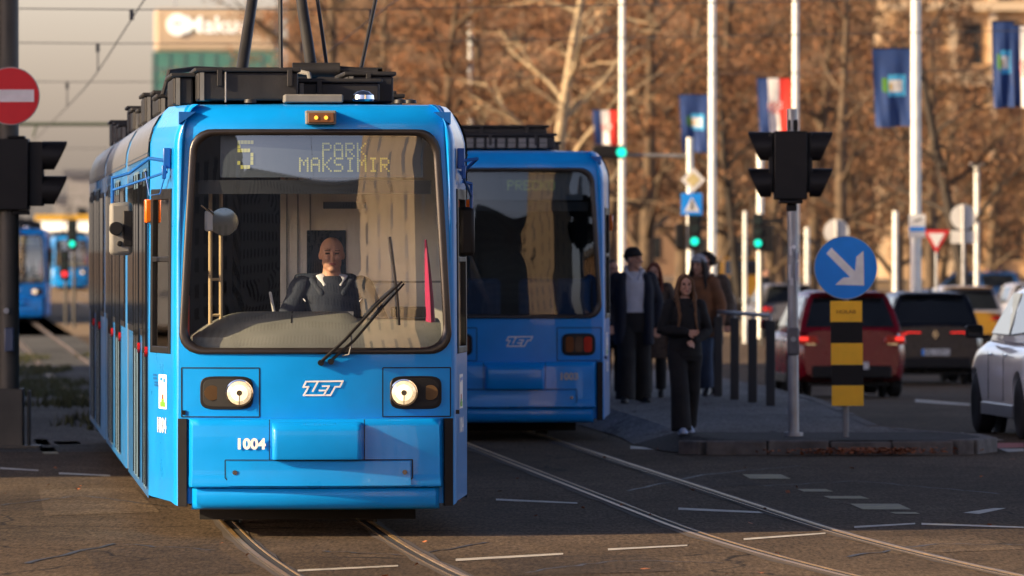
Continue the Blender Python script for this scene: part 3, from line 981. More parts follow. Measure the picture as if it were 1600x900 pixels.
def make_tram(name, label, loc, yaw, number, front=True, group='blue articulated trams'):
    T = thing(name, label, 'tram', loc, yaw, group)
    # --- nose shell: front skin round the windscreen, cheeks with side window openings
    ths = sorted([2 * math.pi * i / 160 for i in range(160)])
    Z0, Z1 = 0.86, 3.13
    corners = [math.atan2(z - ZC, x) % (2 * math.pi) for x in (-XE, XE) for z in (Z0, Z1)]
    ths = sorted(ths + corners)
    def rect(th):
        c, s = math.cos(th), math.sin(th)
        k = min(XE / abs(c) if abs(c) > 1e-9 else 9, ((Z1 - ZC) if s > 0 else (ZC - Z0)) / abs(s) if abs(s) > 1e-9 else 9)
        return c * k, ZC + s * k
    rows = []
    for k in [0, 0.08, 0.2, 0.35, 0.5, 0.62, 0.72, 0.8, 0.86, 0.91, 0.95, 0.98, 1.0]:
        rows.append([S(*(np.array(wscr(t)) * (1 - k) + np.array(rect(t)) * k)) for t in ths])
    m = MB()
    m.loft([r_[::-1] for r_ in rows], 0, True, False)
    zs = [0.22, 0.30, 0.6, 0.86, 1.1, 1.34, 1.6, 1.92, 2.2, 2.505, 2.7, 2.80, 2.86, 2.92, 2.97, 3.01, 3.05, 3.08, 3.105, 3.13]
    i0, i1 = 9, 12
    for sd in (-1, 1):
        for i in range(len(FP) - 1):
            for j in range(len(zs) - 1):
                if i0 <= i < i1 and 1.34 <= zs[j] < 2.5:
                    continue
                f = lambda ii, jj: cheek(ii, zs[jj] + (0.0 if zs[jj] > 0.25 else 0.05 * ii / len(FP)), sd)
                q = [f(i, j), f(i + 1, j), f(i + 1, j + 1), f(i, j + 1)]
                m.add(q, [(0, 1, 2, 3) if sd > 0 else (3, 2, 1, 0)])
    # lower front behind the bumper, and roof of the cab
    xs = np.linspace(-XE, XE, 13)
    for a, b in zip(xs[:-1], xs[1:]):
        m.add([S(a, 0.24), S(b, 0.24), S(b, 0.86), S(a, 0.86)], [(0, 1, 2, 3)])
    edge = [S(x, 3.13) for x in xs]
    rl = [cheek(i, 3.13, 1) for i in range(len(FP))]
    ll = [cheek(i, 3.13, -1) for i in range(len(FP))]
    back = [Vector((x * 0.98, YC, 3.13 + 0.03 * (1 - (x / XE) ** 2))) for x in xs]
    for i in range(12):
        m.add([edge[i], edge[i + 1], back[i + 1], back[i]], [(0, 1, 2, 3)])
    for L, c, bk in ((rl, edge[-1], back[-1]), (ll, edge[0], back[0])):
        m.add([c] + L + [bk], [tuple(range(len(L) + 2))])
    me = m.mesh('body', BLUE, 0, False)
    bm = bmesh.new(); bm.from_mesh(me)
    bmesh.ops.remove_doubles(bm, verts=bm.verts, dist=0.002)
    for f_ in bm.faces:
        if len(f_.verts) > 8:
            f_.normal_update()
            if f_.normal.z < 0: f_.normal_flip()
    bm.to_mesh(me); bm.free()
    me.polygons.foreach_set('use_smooth', [True] * len(me.polygons))
    me.set_sharp_from_angle(angle=R(40))
    nose = link('cab_shell', me, T)
    # --- windscreen and its rubber
    N = 160
    tt = [2 * math.pi * i / N for i in range(N)]
    m = MB()
    rows = [[S(*wscr(t, k), -0.004) for t in tt] for k in (0.985, 0.8, 0.55, 0.3, 0.1)]
    m.loft(rows, 0, True, False)
    m.add([S(0, ZC, -0.004)] + rows[-1], [(0, 1 + i, 1 + (i + 1) % N) for i in range(N)])
    ws = m.build('windscreen' if front else 'rear_window', SCREEN if front else REARGLASS, T, smooth=60)
    m = MB()
    rows = [[S(*wscr(t, k), o) for t in tt] for k, o in ((1.012, 0.001), (1.008, 0.016), (0.996, 0.022), (0.975, 0.020), (0.958, 0.010), (0.953, -0.006))]
    m.loft(rows, 0, True, False)
    m.build('rubber_seal', RUBBER, ws, smooth=60)
    # --- cheek windows
    for sd in (-1, 1):
        fr = MB()
        def bar(y0, y1, z0, z1, o=0.010):
            q = [cheek_at(y0, z0, sd, o), cheek_at(y1, z0, sd, o), cheek_at(y1, z1, sd, o), cheek_at(y0, z1, sd, o)]
            p = [cheek_at(y0, z0, sd, -0.03), cheek_at(y1, z0, sd, -0.03), cheek_at(y1, z1, sd, -0.03), cheek_at(y0, z1, sd, -0.03)]
            fr.add(q + p, [(0, 1, 2, 3), (7, 6, 5, 4), (0, 4, 5, 1), (1, 5, 6, 2), (2, 6, 7, 3), (3, 7, 4, 0)])
        bar(WY0 - 0.02, WY0 + 0.06, 1.32, 2.52); bar(WY1 - 0.06, WY1 + 0.02, 1.32, 2.52)
        bar(WY0 + 0.06, WY1 - 0.06, 1.32, 1.37); bar(WY0 + 0.06, WY1 - 0.06, 2.44, 2.52); bar(WY0 + 0.06, WY1 - 0.06, 1.985, 2.025)
        cw = fr.build('side_window', BLACK, T, smooth=0, bevel=0.006)
        g = MB()
        g.add([cheek_at(WY0, 1.34, sd, -0.012), cheek_at(WY1, 1.34, sd, -0.012), cheek_at(WY1, 2.5, sd, -0.012), cheek_at(WY0, 2.5, sd, -0.012)], [(0, 1, 2, 3)])
        g.build('pane', CLEAR, cw, smooth=0)
        # indicator lamp, vertical seams
        c = cheek_at(1.19, 2.36, sd, 0.02)
        MB().box(c, (0.05, 0.07, 0.175), 0, 0.12 * -sd).build('indicator', AMBER, T, bevel=0.012)
        m = MB()
        for y_, z0, z1 in ((YC - 0.005, 0.3, 2.8), (WY0 - 0.06, 2.53, 2.8)):
            a, b2 = cheek_at(y_ - 0.006, z0, sd, 0.002), cheek_at(y_, z0, sd, 0.002)
            c2, d2 = cheek_at(y_, z1, sd, 0.002), cheek_at(y_ - 0.006, z1, sd, 0.002)
            m.add([a, b2, c2, d2], [(0, 1, 2, 3)])
        m.build('seam', BLACK, T, smooth=0)
        # badge strip and number on the cheek
        ctx = lambda u, z, o=0.004: cheek_at(0.62 - u * 1.0, z, sd, o)
        def cquad(mm, u0, u1, z0, z1, o, mi=0):
            mm.add([ctx(u0, z0, o), ctx(u1, z0, o), ctx(u1, z1, o), ctx(u0, z1, o)], [(0, 1, 2, 3)], mi)
        m = MB()
        cquad(m, -0.17, 0.16, 0.915, 1.165, 0.003)
        cquad(m, -0.10, 0.10, 0.93, 0.965, 0.006, 1)
        cquad(m, -0.05, 0.05, 0.965, 0.985, 0.006, 1)
        cquad(m, -0.03, 0.03, 0.985, 1.02, 0.006, 2)
        cquad(m, -0.10, -0.02, 1.12, 1.145, 0.006, 3)
        cquad(m, 0.03, 0.10, 1.11, 1.14, 0.006, 3)
        m.build('badge', [WHITE, M('badge_green', (0.12, 0.45, 0.03)), M('badge_red', (0.45, 0.06, 0.02)), BLUESIGN], T, smooth=0)
        vs_, fs_ = text2d(number, 0.115, 0.03, 1.35)
        m = MB()
        m.add([cheek_at(0.66 + v[0] * (1 if sd > 0 else -1), 0.795 + v[1], sd, 0.004) for v in vs_], fs_)
        m.build('number_lettering', WHITE, T, smooth=0)
        if front and sd < 0:
            m = MB()
            for z_, u_ in ((1.15, -0.42), (1.125, -0.42), (1.095, -0.36), (1.075, -0.36)):
                cquad(m, u_, u_ + 0.16, z_, z_ + 0.014, 0.003)
            m.build('small_lettering', DARKBLUE, T, smooth=0)
        # dark strip beside the bumper
        m = MB()
        a = [S(x * sd, z, o) for z, o in ((0.22, 0.0), (0.22, 0.03), (0.855, 0.03), (0.855, 0.0)) for x in (0.905, XE)]
        m.add(a, [(0, 1, 3, 2), (2, 3, 5, 4), (4, 5, 7, 6), (0, 2, 4, 6), (1, 7, 5, 3)])
        m.build('corner_strip', BLACK, T, smooth=0)
        # little sensor triangle on the brow
        p = S(sd * 0.93, 3.02)
        MB().prism([(p.x - 0.06, 2.985), (p.x + 0.06, 3.075), (p.x - 0.06 * 0, 3.075), (p.x - 0.06, 3.075)] if sd < 0 else [(p.x + 0.06, 2.985), (p.x + 0.06, 3.075), (p.x - 0.06, 3.075)], p.y - 0.05, p.y + 0.08).build('brow_vent', DARKBLUE, T, smooth=0)
    # --- bumper
    def bump(prof, xa, name, mat, base=0.0, fall=0.07, nx=36):
        rows = []
        for z, o in prof:
            row = []
            for x in np.linspace(-xa, xa, nx):
                e = max(0.0, (abs(x) - (xa - fall)) / fall)
                row.append(S(float(x), z, base + o * math.sqrt(max(0.0, 1 - e * e))))
            rows.append(row)
        mm = MB()
        mm.loft(rows, 0, False, False)
        return mm.build(name, mat, T, smooth=50)
    bump([(0.855, 0.0), (0.853, 0.05), (0.84, 0.075), (0.80, 0.088), (0.62, 0.095), (0.46, 0.10), (0.44, 0.105), (0.385, 0.125), (0.368, 0.122), (0.360, 0.10), (0.357, 0.055)], 0.90, 'bumper', BLUE, fall=0.05)
    bump([(0.356, 0.03), (0.353, 0.066), (0.32, 0.085), (0.245, 0.075), (0.215, 0.055), (0.20, 0.02), (0.20, -0.1)], 0.875, 'bumper_lip', BLUE, fall=0.05)
    bump([(0.835, 0.07), (0.825, 0.12), (0.79, 0.165), (0.765, 0.172), (0.585, 0.172), (0.565, 0.165), (0.56, 0.08)], 0.318, 'coupler_cover', BLUE, base=0.0, fall=0.03)
    m = MB()
    strip(m, [(-0.325, 0.852), (-0.325, 0.56)], 0.006, 0.1005); strip(m, [(0.325, 0.852), (0.325, 0.56)], 0.006, 0.1005)
    m.build('seam', BLACK, T, smooth=0)
    m = MB()
    rows = [[S(float(x), z, o) for x in np.linspace(-0.61, 0.64, 20)] for z, o in ((0.553, 0.1), (0.550, 0.112), (0.46, 0.114), (0.375, 0.135), (0.372, 0.125))]
    m.loft(rows, 0, False, False)
    hp = m.build('hatch', BLUE, T, smooth=40)
    m = MB()
    strip(m, [(-0.625, 0.56), (0.655, 0.56), (0.655, 0.43), (0.60, 0.375)], 0.008, 0.1145); strip(m, [(-0.625, 0.56), (-0.625, 0.43), (-0.57, 0.375)], 0.008, 0.1145)
    m.build('seam', BLACK, hp, smooth=0)
    for x in (-0.56, 0.60):
        MB().disc(S(x, 0.47, 0.118), 0.017, 0.012, 12).build('bolt', CHROME, hp)
    # --- lamp clusters
    for sd in (-1, 1):
        m = MB()
        x0, x1 = (-0.945, -0.40) if sd < 0 else (0.47, 0.985 - 0.03)
        strip(m, [(x0, 1.222), (x1, 1.222), (x1, 0.868), (x0, 0.868), (x0, 1.222)], 0.008, 0.003)
        m.build('seam', BLACK, T, smooth=0)
        xc = -0.63 if sd < 0 else 0.705
        h = oval(T, 'headlight' if front else 'tail_light', BLACK, xc, 1.042, 0.185, 0.120, 0.012, 5)
        oval(h, 'housing', UNDER, xc, 1.042, 0.165, 0.102, 0.016, 5)
        if front:
            lx = xc + (0.09 if sd < 0 else -0.09)
            c = S(lx, 1.042, 0.022)
            MB().lathe([(0.0, 0.098), (-0.012, 0.098), (-0.014, 0.088), (0.0, 0.086)], c, 'y', 32).build('lamp_ring', CHROME, h)
            m = MB()
            rows = [[(c.x + r * math.cos(2 * math.pi * j / 32), c.y - o, c.z + r * math.sin(2 * math.pi * j / 32)) for j in range(32)] for r, o in ((0.086, 0.012), (0.06, 0.022), (0.03, 0.027), (0.02, 0.028))]
            m.loft(rows, 0, True, False)
            m.mi = [1 if i < 32 else 0 for i in range(len(m.f))]
            m.build('lamp', [LAMP, M('lamp_reflector', (0.9, 0.8, 0.6), 0.25, metal=0.5, var=0.4, scale=40, emit=(1.0, 0.70, 0.36), estr=0.30)], h)
            m = MB()
            m.disc((c.x, c.y - 0.029, c.z), 0.02, 0.006, 16)
            m.box((c.x, c.y - 0.028, c.z - 0.05), (0.006, 0.004, 0.07))
            m.build('bulb_cap', M('bulb_cap', (0.12, 0.10, 0.07), 0.4, metal=0.6), h)
            m = MB()
            dx = -0.10 if sd < 0 else 0.10
            m.disc(S(xc + dx, 1.042, 0.017), 0.055, 0.012, 24)
            m.build('turn_lamp', M('turn_lamp_smoked', (0.10, 0.06, 0.03), 0.12, coat=0.6), h)
        else:
            for k, mt in enumerate((M('smoked_amber_lens', (0.16, 0.05, 0.015), 0.2), M('reverse_lens', (0.10, 0.05, 0.03), 0.2), REDLENS)):
                x = xc + (k - 1) * 0.10 * (1 if sd > 0 else -1)
                oval(h, 'lens', mt, x, 1.042, 0.046, 0.085, 0.020, 5, N=24)
        MB().box(S(xc - sd * -0.30, 0.90, 0.006), (0.025, 0.02, 0.03)).build('latch', BLACK, T, smooth=0)
    logo(T, 0.045 if front else 0.06, 1.075, 1.0)
    front_text(T, 'number_lettering', number, -0.445 if front else 0.58, 0.677 if front else 0.70, 0.083, 0.106, 0.045, 0.98, WHITE if front else M('number_grey', (0.45, 0.45, 0.45)))
    # --- destination display behind the glass
    m = MB()
    rows = [[S(float(x), z, -0.085) for x in np.linspace(-0.70, 0.80, 16)] for z in (2.60, 2.90)]
    m.loft(rows, 0, False, False)
    dp = m.build('display', DISPLAY, T, smooth=0)
    m = MB()
    if front:
        dots(m, '5', -0.515, 2.765, 0.024, 0.030, -0.079, 0.44)
        dots(m, 'PARK', 0.215, 2.80, 0.0143, 0.0150, -0.079, 0.43)
        dots(m, 'MAKSIMIR', 0.215, 2.692, 0.0143, 0.0150, -0.079, 0.43)
    else:
        dots(m, 'PRECKO', 0.21, 2.76, 0.0155, 0.0155, -0.079, 0.40)
    m.build('led_lettering', LED if front else LEDDIM, dp, smooth=0)
    m = MB()
    rows = [[S(float(x), z, o) for x in np.linspace(-0.86, 0.86, 16)] for z, o in ((2.48, -0.09), (2.58, -0.075))]
    m.loft(rows, 0, False, False)
    m.build('sun_blind', M('sun_blind_dark', (0.012, 0.016, 0.022), 0.6), T, smooth=0)
    # --- lamp box on the brow
    if front:
        c = S(0.035, 3.03, 0.0)
        lb = MB().box((c.x, c.y - 0.02, 3.032), (0.215, 0.16, 0.10)).build('brow_lamp', GREYBOX, T, bevel=0.008, smooth=0)
        MB().box((c.x, c.y - 0.102, 3.03), (0.185, 0.02, 0.072)).build('lens', M('brow_lens', (0.16, 0.07, 0.03), 0.25, coat=0.5), lb, bevel=0.006, smooth=0)
        m = MB()
        for dx in (-0.035, 0.035):
            m.disc((c.x + dx, c.y - 0.114, 3.03), 0.014, 0.006, 14)
        m.build('amber_lamp', M('amber_lit', (0.8, 0.3, 0.02), 0.3, emit=(1.0, 0.36, 0.04), estr=0.9), lb)
    # --- cab interior
    MB().bounds(-0.92, 0.92, 0.35, 2.4, 0.78, 0.84).build('floor', GREYIN, T, smooth=0)
    MB().bounds(-0.95, 0.95, 0.3, 2.4, 2.94, 2.98).build('ceiling', GREYIN, T, smooth=0)
    if front:
        w = MB().bounds(-0.19, 1.05, 1.45, 1.50, 0.85, 2.93).build('partition', BEIGE, T, smooth=0)
        MB().bounds(0.0, 0.285, 1.438, 1.452, 1.86, 2.22).build('window', M('partition_window', (0.012, 0.03, 0.055), 0.2), w, smooth=0, bevel=0.01)
        MB().bounds(0.12, 0.43, 1.435, 1.451, 2.38, 2.43).build('notice', M('notice_dark', (0.02, 0.035, 0.05), 0.5), w, smooth=0)
        m = MB()
        for x in (-0.15, -0.07, 0.02):
            m.bounds(x, x + 0.012, 1.442, 1.451, 0.9, 2.9)
        m.bounds(0.285, 1.0, 1.442, 1.451, 1.83, 1.845)
        m.build('trim', GREYIN, w, smooth=0)
        # dashboard: rounded hood with a seam and a darker left end
        m = MB()
        rows = []
        for x in np.linspace(-0.86, 0.90, 28):
            e = max(0.0, (-0.45 - x) / 0.45)
            top = 1.625 - 0.20 * e ** 2 - (0.05 if x > 0.25 else 0.0)
            y0 = bow(float(x)) + 0.10
            rows.append([(float(x), y0, 1.36), (float(x), y0 + 0.02, 1.44), (float(x), y0 + 0.12, 1.54 - 0.1 * e), (float(x), y0 + 0.30, top - 0.012), (float(x), y0 + 0.45, top), (float(x), y0 + 0.62, top - 0.03), (float(x), y0 + 0.64, 1.0), (float(x), y0, 1.0)])
        m.loft(rows)
        d = m.build('dashboard', DASHM, T, smooth=40)
        MB().tube([(-0.17, 0.14, 1.37), (-0.165, 0.24, 1.546), (-0.15, 0.45, 1.624), (-0.145, 0.56, 1.628)], 0.006, 6).build('seam', BLACK, d)
        cc = MB().bounds(0.56, 0.86, 0.42, 0.62, 1.58, 1.66).build('console', BLACK, d, smooth=0, bevel=0.015)
        MB().tube([(-0.27, 0.66, 1.62), (-0.30, 0.60, 1.76)], 0.010, 8, round_ends=True).build('lever', WHITE, d)
        # handrails and the round mirrors on them
        m = MB()
        for x in (-0.73, -0.655):
            m.tube([(x, 0.5, 1.4), (x, 0.5, 2.5)], 0.014, 8)
        m.tube([(-0.73, 0.5, 1.86), (-0.655, 0.5, 1.86)], 0.012, 6); m.tube([(-0.73, 0.5, 1.60), (-0.655, 0.5, 1.60)], 0.012, 6)
        m.build('handrail', M('handrail_tan', (0.5, 0.38, 0.22), 0.35), T)
        m = MB()
        m.tube([(-0.80, 0.30, 2.40), (-0.70, 0.34, 2.32)], 0.010, 6)
        m.build('mirror_stalk', CHROME, T)
        MB().lathe([(0.02, 0.02), (0.012, 0.09), (0.0, 0.105), (-0.01, 0.10), (-0.016, 0.05), (-0.018, 0.005)], (-0.64, 0.34, 2.28), 'y', 28).build('round_mirror', M('mirror_grey', (0.30, 0.32, 0.31), 0.12, metal=0.7), T)
        MB().box((-0.745, 0.33, 2.285), (0.07, 0.03, 0.15), 0, 0.5).build('mirror_shell', WHITE, T, bevel=0.02)
        # seat
        s = MB()
        s.box((0.13, 1.13, 1.30), (0.46, 0.46, 0.12)); s.box((0.13, 1.35, 1.60), (0.46, 0.10, 0.6))
        s.build('driver_seat', M('seat_fabric', (0.012, 0.02, 0.04), 0.85, var=0.2), T, bevel=0.04)
        # extinguisher by the left window
        m = MB()
        m.lathe([(0.0, 0.0), (0.0, 0.065), (0.36, 0.065), (0.41, 0.03), (0.45, 0.03), (0.46, 0.0)], (-0.94, 0.60, 1.38), 'z', 18)
        m.bounds(-1.02, -0.985, 0.56, 0.62, 1.46, 1.66, 1)
        m.build('fire_extinguisher', [M('extinguisher_red', (0.35, 0.02, 0.015), 0.3), WHITE], T)
        # magenta strip at the right, standing in for a flag reflected in the glass
        m = MB()
        m.tube([(0.80, 0.45, 2.15), (0.81, 0.45, 2.0), (0.825, 0.45, 1.75), (0.84, 0.45, 1.40)], [(0.008, 0.03), (0.018, 0.06), (0.03, 0.08), (0.038, 0.09)], 12)
        m.build('magenta_strip', M('strip_magenta', (0.36, 0.010, 0.075), 0.8, var=0.2), T)
        # wiper
        m = MB()
        pv = lambda x, z, o: S(x, z, o)
        m.tube([pv(0.03, 1.265, 0.03), pv(0.20, 1.43, 0.06), pv(0.42, 1.68, 0.06), pv(0.60, 1.845, 0.055)], [0.013, 0.012, 0.010, 0.008], 6)
        m.tube([pv(0.10, 1.275, 0.03), pv(0.26, 1.42, 0.055), pv(0.47, 1.67, 0.055), pv(0.615, 1.83, 0.05)], [0.011, 0.010, 0.008, 0.007], 6)
        m.disc(pv(0.03, 1.26, 0.02), 0.022, 0.04, 14); m.disc(pv(0.10, 1.268, 0.02), 0.022, 0.04, 14)
        wp = m.build('wiper', BLACK, T)
        MB().tube([pv(0.525, 2.17, 0.022), pv(0.55, 1.95, 0.026), pv(0.575, 1.70, 0.026), pv(0.585, 1.53, 0.022)], 0.009, 6).build('wiper_blade', RUBBER, wp)
        MB().tube([pv(0.18, 1.31, 0.03), pv(0.225, 1.32, 0.05), pv(0.245, 1.40, 0.05), pv(0.24, 1.46, 0.045)], 0.006, 6).build('washer_hose', GREYBOX, wp)
    else:
        MB().bounds(-1.0, 1.0, 2.35, 2.40, 0.85, 2.93).build('partition', M('saloon_dark', (0.03, 0.045, 0.055), 0.6), T, smooth=0)
        m = MB()
        for x in (-0.7, -0.25, 0.35, 0.75):
            m.bounds(x - 0.2, x + 0.2, 1.2, 1.3, 1.0, 1.75)
        m.build('seat_back', M('seat_blue', (0.02, 0.05, 0.12), 0.8), T, bevel=0.05)
    # --- mirrors on their arms
    if front:
        for sd in (-1, 1):
            a = cheek_at(0.36, 2.74, sd, 0.03)
            br = MB()
            br.box(a, (0.05, 0.07, 0.15)); br.box(a + Vector((sd * 0.02, -0.02, -0.10)), (0.03, 0.05, 0.10))
            arm = br.build('mirror_arm', DARKBLUE, T, bevel=0.006)
            e = Vector((-1.42, 0.72, 2.60)) if sd < 0 else Vector((1.16, 0.95, 2.56))
            tu = MB()
            tu.tube([a + Vector((0, -0.02, -0.02)), a + Vector((sd * 0.12, 0.05, 0.0)), Vector((e.x - sd * 0.12, e.y - 0.05, e.z + 0.035)), e, e + Vector((0.0, 0, -0.08)), e + Vector((0.0, 0.0, -0.34))], 0.013, 8)
            tu.tube([a + Vector((0, -0.02, -0.10)), Vector((e.x + (0.0 if sd < 0 else -0.0), e.y, e.z - 0.09))], 0.010, 8)
            tu.build('arm_tube', DARKBLUE, arm)
            if sd < 0:
                cpts = [a + Vector((-0.01, -0.03, -0.12)), a + Vector((-0.05, -0.02, -0.26)), a + Vector((-0.12, 0.05, -0.27)), a + Vector((-0.15, 0.08, -0.10))]
                MB().tube(cpts, 0.005, 5).build('cable', DARKBLUE, arm)
            mc = e + Vector((sd * -0.06 if sd < 0 else -0.03, 0.02, -0.37 if sd < 0 else -0.35))
            w_, h_ = (0.165, 0.39) if sd < 0 else (0.11, 0.36)
            mh = MB()
            mh.box(mc, (w_, 0.09, h_))
            hs = mh.build('mirror', GREYBOX if sd < 0 else BLACK, arm, bevel=0.03)
            MB().box(mc + Vector((0, 0.047, 0)), (w_ - 0.03, 0.006, h_ - 0.04)).build('mirror_glass', CHROME, hs, smooth=0)
            if sd < 0:
                mm = MB()
                mm.disc(mc + Vector((-0.035, -0.06, 0.0)), 0.05, 0.06, 18); mm.box(mc + Vector((0.05, -0.047, 0.0)), (0.065, 0.02, 0.26)); mm.disc(mc + Vector((-0.01, -0.05, -0.11)), 0.02, 0.02, 12)
                mm.build('mirror_clamp', BLACK, hs, bevel=0.006)
    # --- body sections
    prof = [(1.15, 0.24), (1.15, 0.7), (1.15, 1.2), (1.15, 2.80), (1.142, 2.88), (1.115, 2.97), (1.07, 3.05), (1.0, 3.11), (0.85, 3.14), (0.4, 3.16), (0, 3.165)]
    full = prof + [(-x, z) for x, z in prof[-2::-1]]
    secs = [(YC, 7.7), (8.3, 16.7), (17.3, 25.6)]
    for k, (y0, y1) in enumerate(secs):
        m = MB()
        ring = lambda y, s=1.0, dz=0.0: [(x * s, y, z + dz) for x, z in full]
        rows = [ring(y0), ring(y1)] if k == 0 else [ring(y0, 0.90), ring(y0 + 0.14, 0.985), ring(y0 + 0.19), ring(y1)]
        m.loft(rows, 0, True, k > 0)
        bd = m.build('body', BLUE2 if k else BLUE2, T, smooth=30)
        ca = MB()
        for sd in (-1, 1):
            cp = [(1.1545, 2.79), (1.147, 2.882), (1.12, 2.973), (1.075, 3.054), (1.004, 3.115), (0.85, 3.146)]
            ya = y0 + 0.02 if k == 0 else y0 + 0.20
            v = [(x * sd, y, z + 0.004) for y in (ya, y1 - 0.02) for x, z in cp]
            n = len(cp)
            ca.add(v, [(i, i + 1, n + i + 1, n + i) for i in range(n - 1)])
            ca.bounds(sd * 1.153 - 0.004, sd * 1.153 + 0.004, ya, y1 - 0.02, 2.765, 2.787)
        ca.build('cantrail', GREYTRIM, bd, smooth=40)
        if k > 0:
            ed = MB()
            for sd in (-1, 1):
                q = [(x * sd * s_ + sd * 0.004, y, z) for y, s_ in ((y0 - 0.004, 0.905), (y0 + 0.13, 0.987)) for x, z in prof[:5]]
                ed.add(q, [(i, i + 1, 6 + i, 5 + i) for i in range(4)])
            ed.build('edge_fairing', BLUE, bd, smooth=0)
        # windows and doors both sides
        lay = [(1.5, 2.35, 'door'), (2.6, 3.5, 'window'), (3.7, 5.2, 'door'), (5.5, 7.4, 'window')] if k == 0 else [(y0 + 0.4, y0 + 1.9, 'window'), (y0 + 2.1, y0 + 3.6, 'door'), (y0 + 3.9, y0 + 5.0, 'window'), (y0 + 5.2, y0 + 6.7, 'door'), (y0 + 6.9, y1 - 0.2, 'window')]
        for sd in (-1, 1):
            for ya, yb, kind in lay:
                if kind == 'window' or sd > 0:
                    w = MB().bounds(sd * 1.153 - 0.006, sd * 1.153 + 0.006, ya, yb, 1.42, 2.62).build('window', BLACK, bd, smooth=0)
                    MB().bounds(sd * 1.160 - 0.004, sd * 1.160 + 0.004, ya + 0.05, yb - 0.05, 1.47, 2.57).build('pane', DGLASS, w, smooth=0)
                else:
                    dd = MB().bounds(sd * 1.153 - 0.008, sd * 1.153 + 0.008, ya, yb, 0.30, 2.68).build('door', M('door_grey_blue', (0.10, 0.18, 0.26), 0.4, var=0.15, dirt=0.3), bd, smooth=0)
                    ym = (ya + yb) / 2
                    pn = MB()
                    for p0, p1 in ((ya + 0.05, ym - 0.03), (ym + 0.03, yb - 0.05)):
                        pn.bounds(sd * 1.163 - 0.004, sd * 1.163 + 0.004, p0, p1, 1.30, 2.55)
                    pn.build('door_glass', DGLASS, dd, smooth=0)
                    sm = MB()
                    for p0 in (ya - 0.01, ym - 0.008, yb - 0.006):
                        sm.bounds(sd * 1.163 - 0.006, sd * 1.163 + 0.006, p0, p0 + 0.016, 0.32, 2.66)
                    sm.build('door_seal', BLACK, dd, smooth=0)
                    MB().disc((sd * 1.165, ya - 0.10, 1.32), 0.04, 0.02, 16, 'x').build('door_button', REDLENS, bd)
        if k:
            pass
    for y0, y1 in ((7.7, 8.3), (16.7, 17.3)):
        m = MB()
        rows = []
        for i in range(13):
            s_ = 0.93 if i % 2 else 0.88
            rows.append([(x * s_, y0 + 0.004 + (y1 - y0 - 0.008) * i / 12, z * (0.985 if i % 2 else 0.97)) for x, z in full])
        m.loft(rows)
        m.build('bellows', RUBBER, T, smooth=0)
    # rear closure, underframe, bogies
    m = MB()
    m.bounds(-1.0, 1.0, 0.45, 25.4, 0.245, 0.5); m.bounds(-0.78, 0.78, 1.3, 1.36, 0.08, 0.244); m.bounds(-0.88, 0.88, 0.5, 1.3, 0.215, 0.244)  # includes black boards standing in for the shade under the nose
    m.build('underframe', UNDER, T, smooth=0)
    for yb in (3.6, 12.5, 21.4):
        bg_ = MB().bounds(-0.75, 0.75, yb - 1.2, yb + 1.2, 0.14, 0.24).build('bogie', UNDER, T, smooth=0)
        for yy in (yb - 0.9, yb + 0.9):
            for sd in (-0.5, 0.5):
                MB().lathe([(-0.06, 0.05), (-0.06, 0.30), (0.05, 0.30), (0.06, 0.32), (0.075, 0.32), (0.075, 0.05)], (sd, yy, 0.315), 'x', 24).build('wheel', STEEL, bg_)
    # --- roof equipment
    def rbox(nm, x0, x1, y0, y1, z0, z1, mat=ROOFKIT, lid=True, clips=True):
        o = MB().bounds(x0, x1, y0, y1, z0, z1).build(nm, mat, T, smooth=0, bevel=0.015)
        if lid:
            MB().bounds(x0 - 0.02, x1 + 0.02, y0 - 0.02, y1 + 0.02, z1 + 0.003, z1 + 0.035).build('lid', mat, o, smooth=0, bevel=0.01)
        if clips:
            for x in np.arange(x0 + 0.16, x1, 0.5):
                MB().bounds(x - 0.018, x + 0.018, y0 - 0.03, y0 - 0.002, z1 - 0.10, z1 + 0.02).build('clip', ROOFKIT, o, smooth=0, bevel=0.004)
            MB().bounds(x0 + 0.02, x0 + 0.05, y0 - 0.012, y0 - 0.002, z0, z1).build('corner_bar', GREYBOX, o, smooth=0)
        return o
    if front:
        rbox('roof_box', -0.82, -0.10, 0.62, 2.2, 3.165, 3.37)
        rbox('roof_box', -0.98, -0.835, 1.0, 2.4, 3.14, 3.34)
        rbox('roof_box', -0.095, 0.50, 0.95, 2.2, 3.165, 3.30)
        rbox('roof_box', 0.28, 0.62, 1.3, 2.6, 3.165, 3.36)
        jb = MB().bounds(-0.21, 0.205, 0.30, 0.60, 3.145, 3.205).build('junction_box', GREYBOX, T, smooth=0, bevel=0.01)
        hd = MB()
        hd.lathe([(0, 0.0), (0, 0.07), (0.015, 0.08), (0.045, 0.075), (0.07, 0.045), (0.08, 0.0)], (0.36, 0.55, 3.16), 'z', 24)
        hd.build('beacon_dome', CHROME, T)
        m = MB()
        m.tube([(-0.62, 0.5, 3.15), (-0.62, 0.5, 3.37)], 0.006, 6)
        m.build('antenna', STEEL, T)
        for x, y in ((-0.45, 0.40), (0.62, 0.5), (0.70, 0.6)):
            MB().lathe([(0, 0.0), (0, 0.045), (0.025, 0.04), (0.035, 0.0)], (x, y, 3.145), 'z', 16).build('roof_stud', ROOFKIT, T)
        # pantograph base, thick lower arms, thin rods, springs
        m = MB()
        m.bounds(-0.55, 0.62, 2.7, 2.82, 3.40, 3.46); m.bounds(-0.55, 0.62, 4.3, 4.42, 3.40, 3.46)
        m.bounds(-0.55, -0.43, 2.7, 4.4, 3.41, 3.45); m.bounds(0.50, 0.62, 2.7, 4.4, 3.41, 3.45)
        for x in (-0.5, 0.56):
            for y in (2.76, 4.36):
                m.tube([(x, y, 3.15), (x, y, 3.40)], 0.035, 10)
